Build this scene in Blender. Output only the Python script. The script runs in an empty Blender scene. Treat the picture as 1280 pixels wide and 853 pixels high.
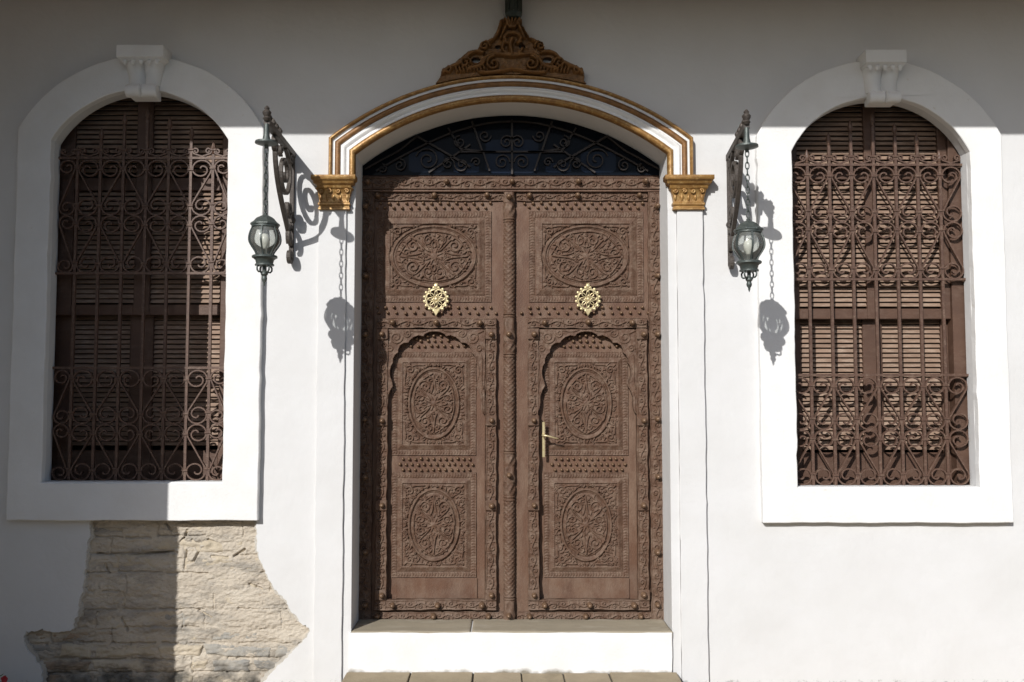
import bpy, bmesh, math, random
import numpy as np
from mathutils import Vector
from mathutils.geometry import tessellate_polygon
random.seed(7); rng = np.random.default_rng(7)
sc = bpy.context.scene
COL = sc.collection
PI = math.pi
R = math.radians

# ------------------------------------------------------------------ camera, world, sun, exposure
F, CX, CY, D, EYE, PITCH = 1200.0, 628.0, 426.5, 5.6, 1.545, R(3.53)
cam = bpy.data.cameras.new("camera"); camo = bpy.data.objects.new("camera", cam); COL.objects.link(camo)
cam.sensor_width = 36; cam.lens = 36 * F / 1280; cam.shift_x = (640 - CX) / 1280
cam.clip_start = 0.05; cam.clip_end = 2000
camo.location = (0, -D, EYE); camo.rotation_euler = (PI / 2 + PITCH, 0, 0)
sc.camera = camo
SUN = Vector((0.483, 1.0, -0.614)).normalized()
w = bpy.data.worlds.new("World"); sc.world = w; w.use_nodes = True
nt = w.node_tree
sky = nt.nodes.new("ShaderNodeTexSky"); sky.sky_type = 'NISHITA'; sky.sun_disc = False
sky.sun_elevation = math.asin(-SUN.z); sky.sun_rotation = math.atan2(-SUN.x, -SUN.y)
bg = nt.nodes["Background"]; bg.inputs[1].default_value = 0.125
nt.links.new(sky.outputs[0], bg.inputs[0])
sl = bpy.data.lights.new("sun", 'SUN'); sl.energy = 4.1; sl.angle = R(0.5); sl.color = (1.0, 0.98, 0.95)
so = bpy.data.objects.new("sun", sl); COL.objects.link(so); so.rotation_euler = SUN.to_track_quat('-Z', 'Y').to_euler()
so.location = (-4, -8, 6)
sc.view_settings.view_transform = 'Standard'; sc.view_settings.look = 'None'
sc.view_settings.exposure = 0.2; sc.view_settings.gamma = 1.0

def P(px, py, dep=0.0):
    """photo pixel -> point on the plane dep metres behind the wall face"""
    u = (px - CX) / F; v = (CY - py) / F
    t = (D + dep) / (math.cos(PITCH) - v * math.sin(PITCH))
    return Vector((u * t, dep, EYE + t * (math.sin(PITCH) + v * math.cos(PITCH))))
def X(px, py, dep=0.0): return P(px, py, dep).x
def Z(py, dep=0.0): return P(CX, py, dep).z
S = F / D
GZ = -0.115                                            # courtyard ground; the landing top is z = 0

# ------------------------------------------------------------------ materials
def mat(name, base, rough=0.6, metal=0.0, var=None, vscale=6.0, stretch=(1, 1, 1), bump=0.0, bscale=60.0, var2=None, v2scale=2.0, thr=(0.45, 0.7), spec=0.5, bump2=0.0, b2scale=4.0):
    m = bpy.data.materials.new(name); m.use_nodes = True
    n = m.node_tree.nodes; l = m.node_tree.links
    b = n["Principled BSDF"]
    b.inputs["Roughness"].default_value = rough; b.inputs["Metallic"].default_value = metal
    b.inputs["Specular IOR Level"].default_value = spec
    b.inputs["Base Color"].default_value = (*base, 1)
    geo = n.new("ShaderNodeNewGeometry")
    mp = n.new("ShaderNodeMapping"); mp.inputs["Scale"].default_value = stretch
    l.new(geo.outputs["Position"], mp.inputs[0])
    last = None
    def noise(scale, detail=6, rough_=0.6):
        t = n.new("ShaderNodeTexNoise"); t.inputs["Scale"].default_value = scale
        t.inputs["Detail"].default_value = detail; t.inputs["Roughness"].default_value = rough_
        l.new(mp.outputs[0], t.inputs["Vector"]); return t
    if var is not None:
        t = noise(vscale)
        r = n.new("ShaderNodeValToRGB"); r.color_ramp.elements[0].position = 0.32; r.color_ramp.elements[1].position = 0.68
        r.color_ramp.elements[0].color = (*base, 1); r.color_ramp.elements[1].color = (*var, 1)
        l.new(t.outputs[0], r.inputs[0]); last = r.outputs[0]
        if var2 is not None:
            t2 = noise(v2scale, 8, 0.7)
            r2 = n.new("ShaderNodeValToRGB"); r2.color_ramp.elements[0].position = thr[0]; r2.color_ramp.elements[1].position = thr[1]
            l.new(t2.outputs[0], r2.inputs[0])
            mx = n.new("ShaderNodeMixRGB"); l.new(r2.outputs[0], mx.inputs[0]); l.new(last, mx.inputs[1])
            mx.inputs[2].default_value = (*var2, 1); last = mx.outputs[0]
        l.new(last, b.inputs["Base Color"])
    if bump:
        t = noise(bscale, 5)
        bp = n.new("ShaderNodeBump"); bp.inputs["Strength"].default_value = bump; bp.inputs["Distance"].default_value = 0.01
        l.new(t.outputs[0], bp.inputs["Height"])
        if bump2:
            t2 = noise(b2scale, 3)
            bq = n.new("ShaderNodeBump"); bq.inputs["Strength"].default_value = bump2; bq.inputs["Distance"].default_value = 0.05
            l.new(t2.outputs[0], bq.inputs["Height"]); l.new(bq.outputs[0], bp.inputs["Normal"])
        l.new(bp.outputs[0], b.inputs["Normal"])
    return m, n, l, b, geo, last

def simple(*a, **k): return mat(*a, **k)[0]

def plaster_mat():
    m, n, l, b, geo, last = mat("plaster_white", (0.60, 0.60, 0.60), 0.85, var=(0.56, 0.557, 0.55), vscale=2.2, bump=0.16, bscale=38, bump2=0.16, b2scale=3.0)
    # splash dirt near the ground and small chips
    sep = n.new("ShaderNodeSeparateXYZ"); l.new(geo.outputs["Position"], sep.inputs[0])
    mr = n.new("ShaderNodeMapRange"); mr.inputs[1].default_value = 0.08; mr.inputs[2].default_value = -0.12
    l.new(sep.outputs[2], mr.inputs[0])
    t = n.new("ShaderNodeTexNoise"); t.inputs["Scale"].default_value = 22; t.inputs["Detail"].default_value = 8; t.inputs["Roughness"].default_value = 0.75
    l.new(geo.outputs["Position"], t.inputs["Vector"])
    mu = n.new("ShaderNodeMath"); mu.operation = 'MULTIPLY'; l.new(mr.outputs[0], mu.inputs[0]); l.new(t.outputs[0], mu.inputs[1])
    r = n.new("ShaderNodeValToRGB"); r.color_ramp.elements[0].position = 0.36; r.color_ramp.elements[1].position = 0.5
    l.new(mu.outputs[0], r.inputs[0])
    mx = n.new("ShaderNodeMixRGB"); l.new(r.outputs[0], mx.inputs[0]); l.new(last, mx.inputs[1]); mx.inputs[2].default_value = (0.13, 0.115, 0.09, 1)
    t2 = n.new("ShaderNodeTexNoise"); t2.inputs["Scale"].default_value = 9; t2.inputs["Detail"].default_value = 10; t2.inputs["Roughness"].default_value = 0.8
    l.new(geo.outputs["Position"], t2.inputs["Vector"])
    r2 = n.new("ShaderNodeValToRGB"); r2.color_ramp.elements[0].position = 0.70; r2.color_ramp.elements[1].position = 0.76
    l.new(t2.outputs[0], r2.inputs[0])
    mx2 = n.new("ShaderNodeMixRGB"); l.new(r2.outputs[0], mx2.inputs[0]); l.new(mx.outputs[0], mx2.inputs[1]); mx2.inputs[2].default_value = (0.45, 0.42, 0.36, 1)
    l.new(mx2.outputs[0], b.inputs["Base Color"])
    return m
M = {}
M['plaster'] = plaster_mat()
M['trim'] = simple("trim_white", (0.71, 0.71, 0.705), 0.8, var=(0.66, 0.655, 0.64), vscale=5, bump=0.22, bscale=70, var2=(0.55, 0.51, 0.44), v2scale=14, thr=(0.66, 0.78))
M['undercoat'] = simple("lime_undercoat", (0.50, 0.47, 0.42), 0.95, var=(0.40, 0.37, 0.32), vscale=18, bump=0.7, bscale=80)
M['gold'] = simple("gilt_paint", (0.33, 0.18, 0.052), 0.42, 0.3, var=(0.2, 0.1, 0.03), vscale=26, bump=0.2, bscale=120, var2=(0.48, 0.32, 0.13), v2scale=40, thr=(0.5, 0.7))
M['gilt_dark'] = simple("old_gilt", (0.24, 0.115, 0.034), 0.5, 0.2, var=(0.13, 0.062, 0.02), vscale=30, bump=0.25, bscale=120)
M['door'] = simple("door_paint", (0.118, 0.06, 0.035), 0.6, var=(0.086, 0.043, 0.026), vscale=9, stretch=(1, 1, 0.35), bump=0.3, bscale=170, var2=(0.155, 0.098, 0.066), v2scale=7, thr=(0.46, 0.66), spec=0.35)
M['carving'] = simple("carved_wood", (0.104, 0.055, 0.033), 0.65, var=(0.072, 0.038, 0.023), vscale=16, bump=0.25, bscale=220, var2=(0.15, 0.1, 0.07), v2scale=24, thr=(0.45, 0.66), spec=0.35)
M['iron'] = simple("brown_iron", (0.098, 0.052, 0.034), 0.55, 0.0, var=(0.068, 0.035, 0.023), vscale=14, bump=0.2, bscale=150, var2=(0.165, 0.112, 0.08), v2scale=40, thr=(0.5, 0.72))
M['shutter'] = simple("shutter_paint", (0.09, 0.046, 0.028), 0.6, var=(0.066, 0.033, 0.02), vscale=8, stretch=(0.4, 1, 1), bump=0.2, bscale=120, var2=(0.115, 0.07, 0.048), v2scale=25, thr=(0.5, 0.75))
M['slat'] = simple("slat_paint", (0.265, 0.178, 0.126), 0.65, var=(0.18, 0.118, 0.082), vscale=18, stretch=(0.35, 1, 1.5), bump=0.2, bscale=120, var2=(0.36, 0.27, 0.205), v2scale=30, thr=(0.5, 0.7))
M['brass'] = simple("brass", (0.66, 0.56, 0.34), 0.38, 0.6, var=(0.5, 0.41, 0.22), vscale=40)
M['stud'] = simple("stud_brass", (0.2, 0.125, 0.075), 0.33, 0.25, var=(0.13, 0.078, 0.048), vscale=60)
M['glass'] = simple("dark_glass", (0.006, 0.008, 0.012), 0.08, spec=0.035)
M['lantern'] = simple("lantern_metal", (0.0467, 0.0578, 0.0544), 0.45, 0.3, var=(0.0850, 0.0978, 0.0892), vscale=35, bump=0.2, bscale=140)
M['bracket'] = simple("bracket_iron", (0.04, 0.032, 0.027), 0.6, 0.2, var=(0.075, 0.062, 0.052), vscale=30, bump=0.4, bscale=120, var2=(0.22, 0.20, 0.17), v2scale=28, thr=(0.60, 0.76))
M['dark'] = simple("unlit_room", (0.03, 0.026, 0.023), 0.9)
M['soffit'] = simple("eave_timber", (0.5, 0.36, 0.25), 0.7, var=(0.42, 0.29, 0.2), vscale=5, stretch=(0.2, 1, 1))
M['mud'] = simple("mud_render", (0.51, 0.455, 0.375), 0.95, var=(0.41, 0.355, 0.285), vscale=6, stretch=(.6, 1, 1.6), bump=0.8, bscale=75, var2=(0.27, 0.245, 0.21), v2scale=5, thr=(0.5, 0.66))
M['stone_tan'] = simple("stone_tan", (0.5, 0.435, 0.34), 0.9, var=(0.4, 0.34, 0.25), vscale=9, bump=0.6, bscale=70)
M['stone_grey'] = simple("stone_grey", (0.24, 0.235, 0.22), 0.9, var=(0.36, 0.33, 0.28), vscale=14, bump=0.7, bscale=60)
M['stone_brown'] = simple("stone_brown", (0.27, 0.19, 0.13), 0.9, var=(0.36, 0.29, 0.21), vscale=10, bump=0.6, bscale=60)
M['step_top'] = simple("threshold_stone", (0.32, 0.275, 0.2), 0.8, var=(0.25, 0.215, 0.155), vscale=5, stretch=(0.4, 1, 1), bump=0.3, bscale=70, var2=(0.37, 0.325, 0.25), v2scale=9, thr=(0.5, 0.7))
M['slab'] = simple("paving_stone", (0.27, 0.215, 0.135), 0.85, var=(0.32, 0.26, 0.17), vscale=6, bump=0.4, bscale=60, var2=(0.2, 0.16, 0.1), v2scale=5, thr=(0.5, 0.75))
M['slab2'] = simple("paving_stone_pale", (0.33, 0.265, 0.175), 0.85, var=(0.27, 0.215, 0.14), vscale=7, bump=0.4, bscale=60)
M['ground'] = simple("courtyard_earth", (0.4, 0.33, 0.235), 0.95, var=(0.34, 0.275, 0.195), vscale=1.5, bump=0.5, bscale=25)
M['ochre'] = simple("ochre_plaster", (0.36, 0.3, 0.22), 0.9, var=(0.3, 0.245, 0.18), vscale=2, bump=0.3, bscale=30)
M['joint'] = simple("joint_soil", (0.10, 0.085, 0.06), 0.95, var=(0.07, 0.06, 0.045), vscale=30, bump=0.5, bscale=80)
M['leaf'] = simple("leaf_green", (0.05, 0.10, 0.03), 0.5, var=(0.08, 0.13, 0.04), vscale=20)
M['petal'] = simple("petal_red", (0.45, 0.02, 0.035), 0.5, var=(0.35, 0.01, 0.02), vscale=40)
M['pipe'] = simple("pipe_dark_green", (0.018, 0.026, 0.023), 0.35, 0.2, var=(0.03, 0.045, 0.04), vscale=20)
def splash(m, z0, z1, col, lo=.3, hi=.55):
    n = m.node_tree.nodes; l = m.node_tree.links; b = n["Principled BSDF"]
    src = b.inputs["Base Color"].links[0].from_socket; geo = n.new("ShaderNodeNewGeometry")
    sep = n.new("ShaderNodeSeparateXYZ"); l.new(geo.outputs["Position"], sep.inputs[0])
    mr = n.new("ShaderNodeMapRange"); mr.inputs[1].default_value = z1; mr.inputs[2].default_value = z0; l.new(sep.outputs[2], mr.inputs[0])
    t = n.new("ShaderNodeTexNoise"); t.inputs["Scale"].default_value = 11; t.inputs["Detail"].default_value = 8; l.new(geo.outputs["Position"], t.inputs["Vector"])
    mu = n.new("ShaderNodeMath"); mu.operation = 'MULTIPLY'; l.new(mr.outputs[0], mu.inputs[0]); l.new(t.outputs[0], mu.inputs[1])
    r = n.new("ShaderNodeValToRGB"); r.color_ramp.elements[0].position = lo; r.color_ramp.elements[1].position = hi; l.new(mu.outputs[0], r.inputs[0])
    mx = n.new("ShaderNodeMixRGB"); l.new(r.outputs[0], mx.inputs[0]); l.new(src, mx.inputs[1]); mx.inputs[2].default_value = (*col, 1); l.new(mx.outputs[0], b.inputs["Base Color"])
for k_ in ('mud', 'stone_tan', 'stone_grey', 'stone_brown'): splash(M[k_], -.10, .30, (0.085, 0.078, 0.066))
for k_ in ('door', 'carving'): splash(M[k_], .0, 1.15, (0.165, 0.118, 0.088), .24, .70)
splash(M['trim'], -.02, .055, (0.24, 0.215, 0.17), .28, .46)
def lampglass():
    m = bpy.data.materials.new("lantern_glass"); m.use_nodes = True
    n = m.node_tree.nodes; l = m.node_tree.links; n.clear()
    o = n.new("ShaderNodeOutputMaterial"); tr = n.new("ShaderNodeBsdfTransparent"); tr.inputs[0].default_value = (0.86, 0.88, 0.86, 1)
    gl = n.new("ShaderNodeBsdfGlossy"); gl.inputs["Roughness"].default_value = 0.08
    df = n.new("ShaderNodeBsdfDiffuse"); df.inputs[0].default_value = (0.42, 0.43, 0.40, 1)
    m1 = n.new("ShaderNodeMixShader"); m1.inputs[0].default_value = 0.20; l.new(tr.outputs[0], m1.inputs[1]); l.new(df.outputs[0], m1.inputs[2])
    fr = n.new("ShaderNodeFresnel"); fr.inputs[0].default_value = 1.5
    m2 = n.new("ShaderNodeMixShader"); l.new(fr.outputs[0], m2.inputs[0]); l.new(m1.outputs[0], m2.inputs[1]); l.new(gl.outputs[0], m2.inputs[2])
    l.new(m2.outputs[0], o.inputs[0]); return m
M['lampglass'] = lampglass()
M['iron_dark'] = simple("fanlight_iron", (0.022, 0.014, 0.010), 0.6, var=(0.014, 0.009, 0.007), vscale=20)
M['bulb'] = simple("bulb_white", (0.75, 0.73, 0.66), 0.3)

# ------------------------------------------------------------------ object helpers
WLOC = {}
def thing(name, label, cat, loc=(0, 0, 0), group=None, kind=None):
    o = bpy.data.objects.new(name, None); COL.objects.link(o); o.location = loc; o.empty_display_size = 0.1
    if kind: o['kind'] = kind
    o['label'] = label; o['category'] = cat
    if group: o['group'] = group
    WLOC[o.name] = Vector(loc); return o
def wl(p): return WLOC.get(p.name, Vector((0, 0, 0))) if p else Vector((0, 0, 0))
def place(name, me, world, parent, label=None, kind=None, rot=None, scale=None):
    o = bpy.data.objects.new(name, me); COL.objects.link(o)
    if parent: o.parent = parent
    o.location = Vector(world) - wl(parent); WLOC[o.name] = Vector(world)
    if rot: o.rotation_euler = rot
    if scale: o.scale = scale
    if label: o['label'] = label
    if kind: o['kind'] = kind
    return o

class MB:
    def __init__(s): s.v = []; s.f = []
    def add(s, vs, fs):
        k = len(s.v); s.v += [tuple(v) for v in vs]; s.f += [tuple(i + k for i in f) for f in fs]; return s
    def box(s, x0, x1, y0, y1, z0, z1):
        return s.add([(x0, y0, z0), (x1, y0, z0), (x1, y1, z0), (x0, y1, z0), (x0, y0, z1), (x1, y0, z1), (x1, y1, z1), (x0, y1, z1)],
                     [(3, 2, 1, 0), (4, 5, 6, 7), (0, 1, 5, 4), (1, 2, 6, 5), (2, 3, 7, 6), (3, 0, 4, 7)])
    def rings(s, rs, cap0=True, cap1=True, close=True):
        """loft a list of equal-length vertex rings"""
        n = len(rs[0]); k = len(s.v)
        for r_ in rs: s.v += [tuple(p) for p in r_]
        for i in range(len(rs) - 1):
            for j in range(n if close else n - 1):
                a = k + i * n + j; b = k + i * n + (j + 1) % n
                s.f.append((a, b, b + n, a + n))
        if cap0: s.f.append(tuple(range(k + n - 1, k - 1, -1)))
        if cap1: s.f.append(tuple(range(k + (len(rs) - 1) * n, k + len(rs) * n)))
        return s
    def tube(s, pts, r, n=6, taper=None):
        pts = [Vector(p) for p in pts]; rs = []
        up = Vector((0, 1, 0))
        for i, p in enumerate(pts):
            t = (pts[min(i + 1, len(pts) - 1)] - pts[max(i - 1, 0)]).normalized()
            a = up if abs(t.dot(up)) < 0.95 else Vector((1, 0, 0))
            u = t.cross(a).normalized(); v = t.cross(u)
            rr = r if taper is None else r * taper(i / (len(pts) - 1))
            rs.append([p + (u * math.cos(q) + v * math.sin(q)) * rr for q in [2 * PI * k / n for k in range(n)]])
        return s.rings(rs)
    def strap(s, pts, wd, y0, y1):
        """flat bar bent along 2-D pts (x,z), wd wide in the picture plane, from y0 to y1"""
        rs = []; pts = [Vector((p[0], p[1])) for p in pts]
        for i, p in enumerate(pts):
            t = (pts[min(i + 1, len(pts) - 1)] - pts[max(i - 1, 0)]); t.normalize()
            nn = Vector((-t.y, t.x)) * (wd / 2)
            a, b = p + nn, p - nn
            rs.append([(a.x, y0, a.y), (b.x, y0, b.y), (b.x, y1, b.y), (a.x, y1, a.y)])
        return s.rings(rs)
    def lathe(s, prof, c=(0, 0, 0), n=16, axis='z', arc=(0, 2 * PI)):
        full = abs(arc[1] - arc[0] - 2 * PI) < 1e-4; rs = []
        angs = [arc[0] + (arc[1] - arc[0]) * k / (n if full else n - 1) for k in range(n)]
        for r_, h in prof:
            if axis == 'z': rs.append([(c[0] + r_ * math.cos(a), c[1] + r_ * math.sin(a), c[2] + h) for a in angs])
            elif axis == 'y': rs.append([(c[0] + r_ * math.cos(a), c[1] - h, c[2] + r_ * math.sin(a)) for a in angs])
            else: rs.append([(c[0] + h, c[1] + r_ * math.cos(a), c[2] + r_ * math.sin(a)) for a in angs])
        return s.rings(rs, close=full, cap0=full, cap1=full)
    def prism(s, loops, y0, y1, back=False, front=True):
        """polygon with holes in x,z: face at y0, sides to y1"""
        vl = [[Vector((p[0], p[1], 0)) for p in lp] for lp in loops]
        tr = tessellate_polygon(vl); k = len(s.v); flat = [p for lp in loops for p in lp]; n = len(flat)
        s.v += [(p[0], y0, p[1]) for p in flat] + [(p[0], y1, p[1]) for p in flat]
        if front: s.f += [(k + a, k + b, k + c) for a, b, c in tr]
        if back: s.f += [(k + n + c, k + n + b, k + n + a) for a, b, c in tr]
        q = 0
        for lp in loops:
            m_ = len(lp)
            for j in range(m_):
                a = k + q + j; b = k + q + (j + 1) % m_
                s.f.append((a, b, b + n, a + n))
            q += m_
        return s
    def mesh(s, name, m, bevel=0.0, smooth=False, seg=1):
        c = Vector((0, 0, 0))
        a = np.array(s.v); lo = a.min(0); hi = a.max(0); c = Vector((lo + hi) / 2)
        me = bpy.data.meshes.new(name)
        me.from_pydata([tuple(p) for p in (a - np.array(c))], [], s.f)
        bm = bmesh.new(); bm.from_mesh(me)
        bmesh.ops.recalc_face_normals(bm, faces=bm.faces)
        if bevel:
            es = [e for e in bm.edges if len(e.link_faces) == 2 and e.calc_face_angle(0) > 0.5]
            bmesh.ops.bevel(bm, geom=es, offset=bevel, segments=seg, affect='EDGES', profile=0.6)
        bm.to_mesh(me); bm.free()
        if smooth:
            me.shade_smooth()
            if smooth != 'all': me.set_sharp_from_angle(angle=R(38))
        me.materials.append(m)
        return me, c
    def obj(s, name, m, parent=None, bevel=0.0, smooth=False, label=None, kind=None, seg=1):
        me, c = s.mesh(name, m, bevel, smooth, seg)
        return place(name, me, c, parent, label, kind)

def arch(xl, xr, zb, zs, zt, n=40):
    """closed outline, rectangle topped by a segmental arch; starts bottom-left, clockwise over the top"""
    xm = (xl + xr) / 2; a = (xr - xl) / 2; h = zt - zs; r = (a * a + h * h) / (2 * h); zc = zt - r
    t0 = math.asin(min(1, a / r))
    if h > a: t0 = PI - t0
    pts = [(xl, zb)]
    for i in range(n + 1):
        t = -t0 + 2 * t0 * i / n
        pts.append((xm + r * math.sin(t), zc + r * math.cos(t)))
    pts.append((xr, zb)); return pts
def spiral(cx, cz, r, a0, turns, d=1, rend=0.12, n=None):
    n = n or max(10, int(abs(turns) * 18)); o = []
    for i in range(n + 1):
        t = i / n; a = a0 + d * 2 * PI * turns * t; q = r * (1 - (1 - rend) * t)
        o.append((cx + q * math.cos(a), cz + q * math.sin(a)))
    return o
def bez(p0, p1, p2, p3, n=14):
    return [tuple((1-t)**3*np.array(p0) + 3*t*(1-t)**2*np.array(p1) + 3*t*t*(1-t)*np.array(p2) + t**3*np.array(p3)) for t in np.linspace(0, 1, n + 1)]

def wob(lp, sd):
    o_ = []; rr = np.random.default_rng(sd); ph = rr.uniform(0, 6, 6)
    for i_, p in enumerate(lp):
        q = lp[(i_ + 1) % len(lp)]; L_ = math.hypot(q[0] - p[0], q[1] - p[1]); k_ = max(1, int(L_ / .045))
        for j_ in range(k_):
            t = j_ / k_; ch_ = (rr.uniform(-.0045, .0045) if rr.random() < .05 else 0.0); x = ch_ + p[0] + (q[0] - p[0]) * t; z = p[1] + (q[1] - p[1]) * t
            o_.append((x + .0016 * math.sin(z * 9 + ph[0]) + .0011 * math.sin(z * 31 + ph[1]) + rr.uniform(-.0007, .0007), z + .0014 * math.sin(x * 11 + ph[2]) + .0010 * math.sin(x * 37 + ph[3]) + rr.uniform(-.0007, .0007)))
    return o_
def vnoise(nx, nz, cells, seed):
    """smooth value noise on an nx x nz grid"""
    g = np.random.default_rng(seed).random((cells[1] + 3, cells[0] + 3))
    xs = np.linspace(0, cells[0], nx); zs = np.linspace(0, cells[1], nz)
    xi = xs.astype(int); zi = zs.astype(int); fx = xs - xi; fz = zs - zi
    fx = fx * fx * (3 - 2 * fx); fz = fz * fz * (3 - 2 * fz)
    a = g[np.ix_(zi, xi)]; b = g[np.ix_(zi, xi + 1)]; c = g[np.ix_(zi + 1, xi)]; d = g[np.ix_(zi + 1, xi + 1)]
    fx = fx[None]; fz = fz[:, None]
    return (a * (1 - fx) + b * fx) * (1 - fz) + (c * (1 - fx) + d * fx) * fz - 0.5

class Relief:
    """a carved board: height field over x,z (centred), turned into one mesh"""
    def __init__(s, w, h, res=0.003):
        s.w, s.h = w, h; s.nx = max(4, int(round(w / res)) + 1); s.nz = max(4, int(round(h / res)) + 1)
        s.x = np.linspace(-w / 2, w / 2, s.nx); s.z = np.linspace(-h / 2, h / 2, s.nz)
        s.H = np.zeros((s.nz, s.nx)); s.mask = None
        s.Xg, s.Zg = np.meshgrid(s.x, s.z)
    def edge(s): return np.minimum(s.w / 2 - abs(s.Xg), s.h / 2 - abs(s.Zg))
    def stroke(s, pts, w0, h, w1=None, base=0.0, add=None, sharp=1.0):
        pts = np.array(pts); w1 = w0 if w1 is None else w1; n = len(pts) - 1
        T = s.H if add is None else add
        wm = max(w0, w1)
        for i in range(n):
            a, b = pts[i], pts[i + 1]; wd = w0 + (w1 - w0) * i / max(1, n - 1)
            i0 = np.searchsorted(s.x, min(a[0], b[0]) - wd); i1 = np.searchsorted(s.x, max(a[0], b[0]) + wd)
            j0 = np.searchsorted(s.z, min(a[1], b[1]) - wd); j1 = np.searchsorted(s.z, max(a[1], b[1]) + wd)
            if i1 <= i0 or j1 <= j0: continue
            dx = s.Xg[j0:j1, i0:i1] - a[0]; dz = s.Zg[j0:j1, i0:i1] - a[1]; e = b - a; L = e @ e + 1e-12
            t = np.clip((dx * e[0] + dz * e[1]) / L, 0, 1)
            q = ((dx - t * e[0])**2 + (dz - t * e[1])**2) / (wd * wd)
            hh = base + h * np.sqrt(np.clip(1 - q, 0, 1))
            sub = T[j0:j1, i0:i1]
            np.maximum(sub, np.where(q < 1, hh, -1), out=sub)
    def disc(s, cx, cz, r, h, base=0.0): s.stroke([(cx, cz), (cx + 1e-5, cz)], r, h, base=base)
    def groove(s, pts, wd, dep):
        t = np.zeros_like(s.H); s.stroke(pts, wd, dep, add=t); s.H -= t
    def rough(s, amp, cell, seed):
        s.H += amp * vnoise(s.nx, s.nz, (max(1, int(s.w / cell)), max(1, int(s.h / cell))), seed)
    def mesh(s, name, m, back=0.0):
        """mesh centred on x,z; relief grows towards -y from y=0; sides run back by `back`"""
        nx, nz = s.nx, s.nz
        V = np.stack([s.Xg, -s.H, s.Zg], -1).reshape(-1, 3)
        idx = np.arange(nx * nz).reshape(nz, nx)
        q = np.stack([idx[:-1, :-1], idx[:-1, 1:], idx[1:, 1:], idx[1:, :-1]], -1).reshape(-1, 4)
        if s.mask is not None:
            mk = s.mask[:-1, :-1] & s.mask[1:, 1:] & s.mask[:-1, 1:] & s.mask[1:, :-1]
            q = q[mk.reshape(-1)]
        # boundary edges -> skirt
        e = np.concatenate([q[:, [0, 1]], q[:, [1, 2]], q[:, [2, 3]], q[:, [3, 0]]])
        key = np.sort(e, 1); kk = key[:, 0].astype(np.int64) * (nx * nz) + key[:, 1]
        u, inv, cnt = np.unique(kk, return_inverse=True, return_counts=True)
        be = e[cnt[inv] == 1]
        bv = np.unique(be); off = {int(v): len(V) + i for i, v in enumerate(bv)}
        Vb = V[bv].copy(); Vb[:, 1] = back
        lut = np.zeros(len(V), dtype=np.int64); lut[bv] = len(V) + np.arange(len(bv))
        sk = np.stack([be[:, 1], be[:, 0], lut[be[:, 0]], lut[be[:, 1]]], -1)
        V = np.concatenate([V, Vb]); Q = np.concatenate([q, sk])
        used = np.unique(Q); rm = np.zeros(len(V), dtype=np.int64); rm[used] = np.arange(len(used)); V = V[used]; Q = rm[Q]
        me = bpy.data.meshes.new(name)
        me.vertices.add(len(V)); me.vertices.foreach_set("co", V.astype(np.float32).ravel())
        me.loops.add(len(Q) * 4); me.loops.foreach_set("vertex_index", Q.astype(np.int32).ravel())
        me.polygons.add(len(Q)); me.polygons.foreach_set("loop_start", np.arange(0, len(Q) * 4, 4, dtype=np.int32))
        sm = np.ones(len(Q), dtype=bool); sm[len(q):] = False
        me.update(calc_edges=True); me.validate()
        me.polygons.foreach_set("use_smooth", sm)
        me.materials.append(m); me.update()
        return me
def inpoly(px, pz, poly):
    c = np.zeros(px.shape, dtype=bool); n = len(poly)
    for i in range(n):
        x0, z0 = poly[i]; x1, z1 = poly[(i + 1) % n]
        cond = ((z0 > pz) != (z1 > pz)) & (px < (x1 - x0) * (pz - z0) / (z1 - z0 + 1e-12) + x0)
        c ^= cond
    return c

# ================================================================== SETTING
g = MB(); g.add([(-400, -400, GZ), (400, -400, GZ), (400, 400, GZ), (-400, 400, GZ)], [(0, 1, 2, 3)])
go = g.obj('ground', M['ground']); go['kind'] = 'structure'; go['label'] = 'bare earth courtyard in front of the white house'

# ------------------------------------------------------------------ house wall
house = thing('house_wall', 'white plastered house front with gilded door surround and a bare stone patch', 'house', (0, 0, GZ))
TF = -0.048                                            # front of the window surrounds
# opening measurements from the photograph
def win(xl_t, xr_t, xl_b, xr_b, ys, yt, yb, dep):
    xl = (X(xl_t, ys, dep) + X(xl_b, yb, dep)) / 2; xr = (X(xr_t, ys, dep) + X(xr_b, yb, dep)) / 2
    return xl, xr, Z(yb, dep), Z(ys, dep), Z(yt, dep)
WL_IN = win(64, 285, 51, 278, 175, 112, 604, TF); WL_OUT = win(22.5, 329.5, 8, 322, 161, 70, 651, TF)
WR_IN = win(989, 1213, 998.3, 1225.3, 189, 121, 610, TF); WR_OUT = win(947, 1251, 953, 1268, 169, 75, 654, TF)
DF = -0.025
DXL = (X(443.7, 193, DF) + X(439, 780, DF)) / 2; DXR = (X(835.5, 192, DF) + X(839.5, 780, DF)) / 2
DZS, DZT = Z(192.5, DF), Z(126.5, DF)
DOOR = arch(DXL, DXR, -0.16, DZS, DZT, 48)
patch_px = [(113.4, 644), (111.7, 671), (109, 680), (108, 692), (104.8, 723), (103, 740), (98, 757.5), (97, 768), (92.8, 775), (91.5, 786), (85, 789.5), (65, 790), (52, 787), (44.7, 789), (32.7, 790), (29.5, 797), (30, 807), (39, 818), (51.5, 836.6), (52, 850), (54, 862),
            (322, 862), (330, 853), (337, 844), (350.6, 829.7), (367, 813), (383, 797), (386.7, 788.4), (384, 784), (376.4, 780), (371, 772), (364, 764), (357, 751), (349, 742), (343.7, 737), (336, 726), (331, 713), (326, 703), (321.4, 689), (321, 672), (319.7, 644)]
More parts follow.
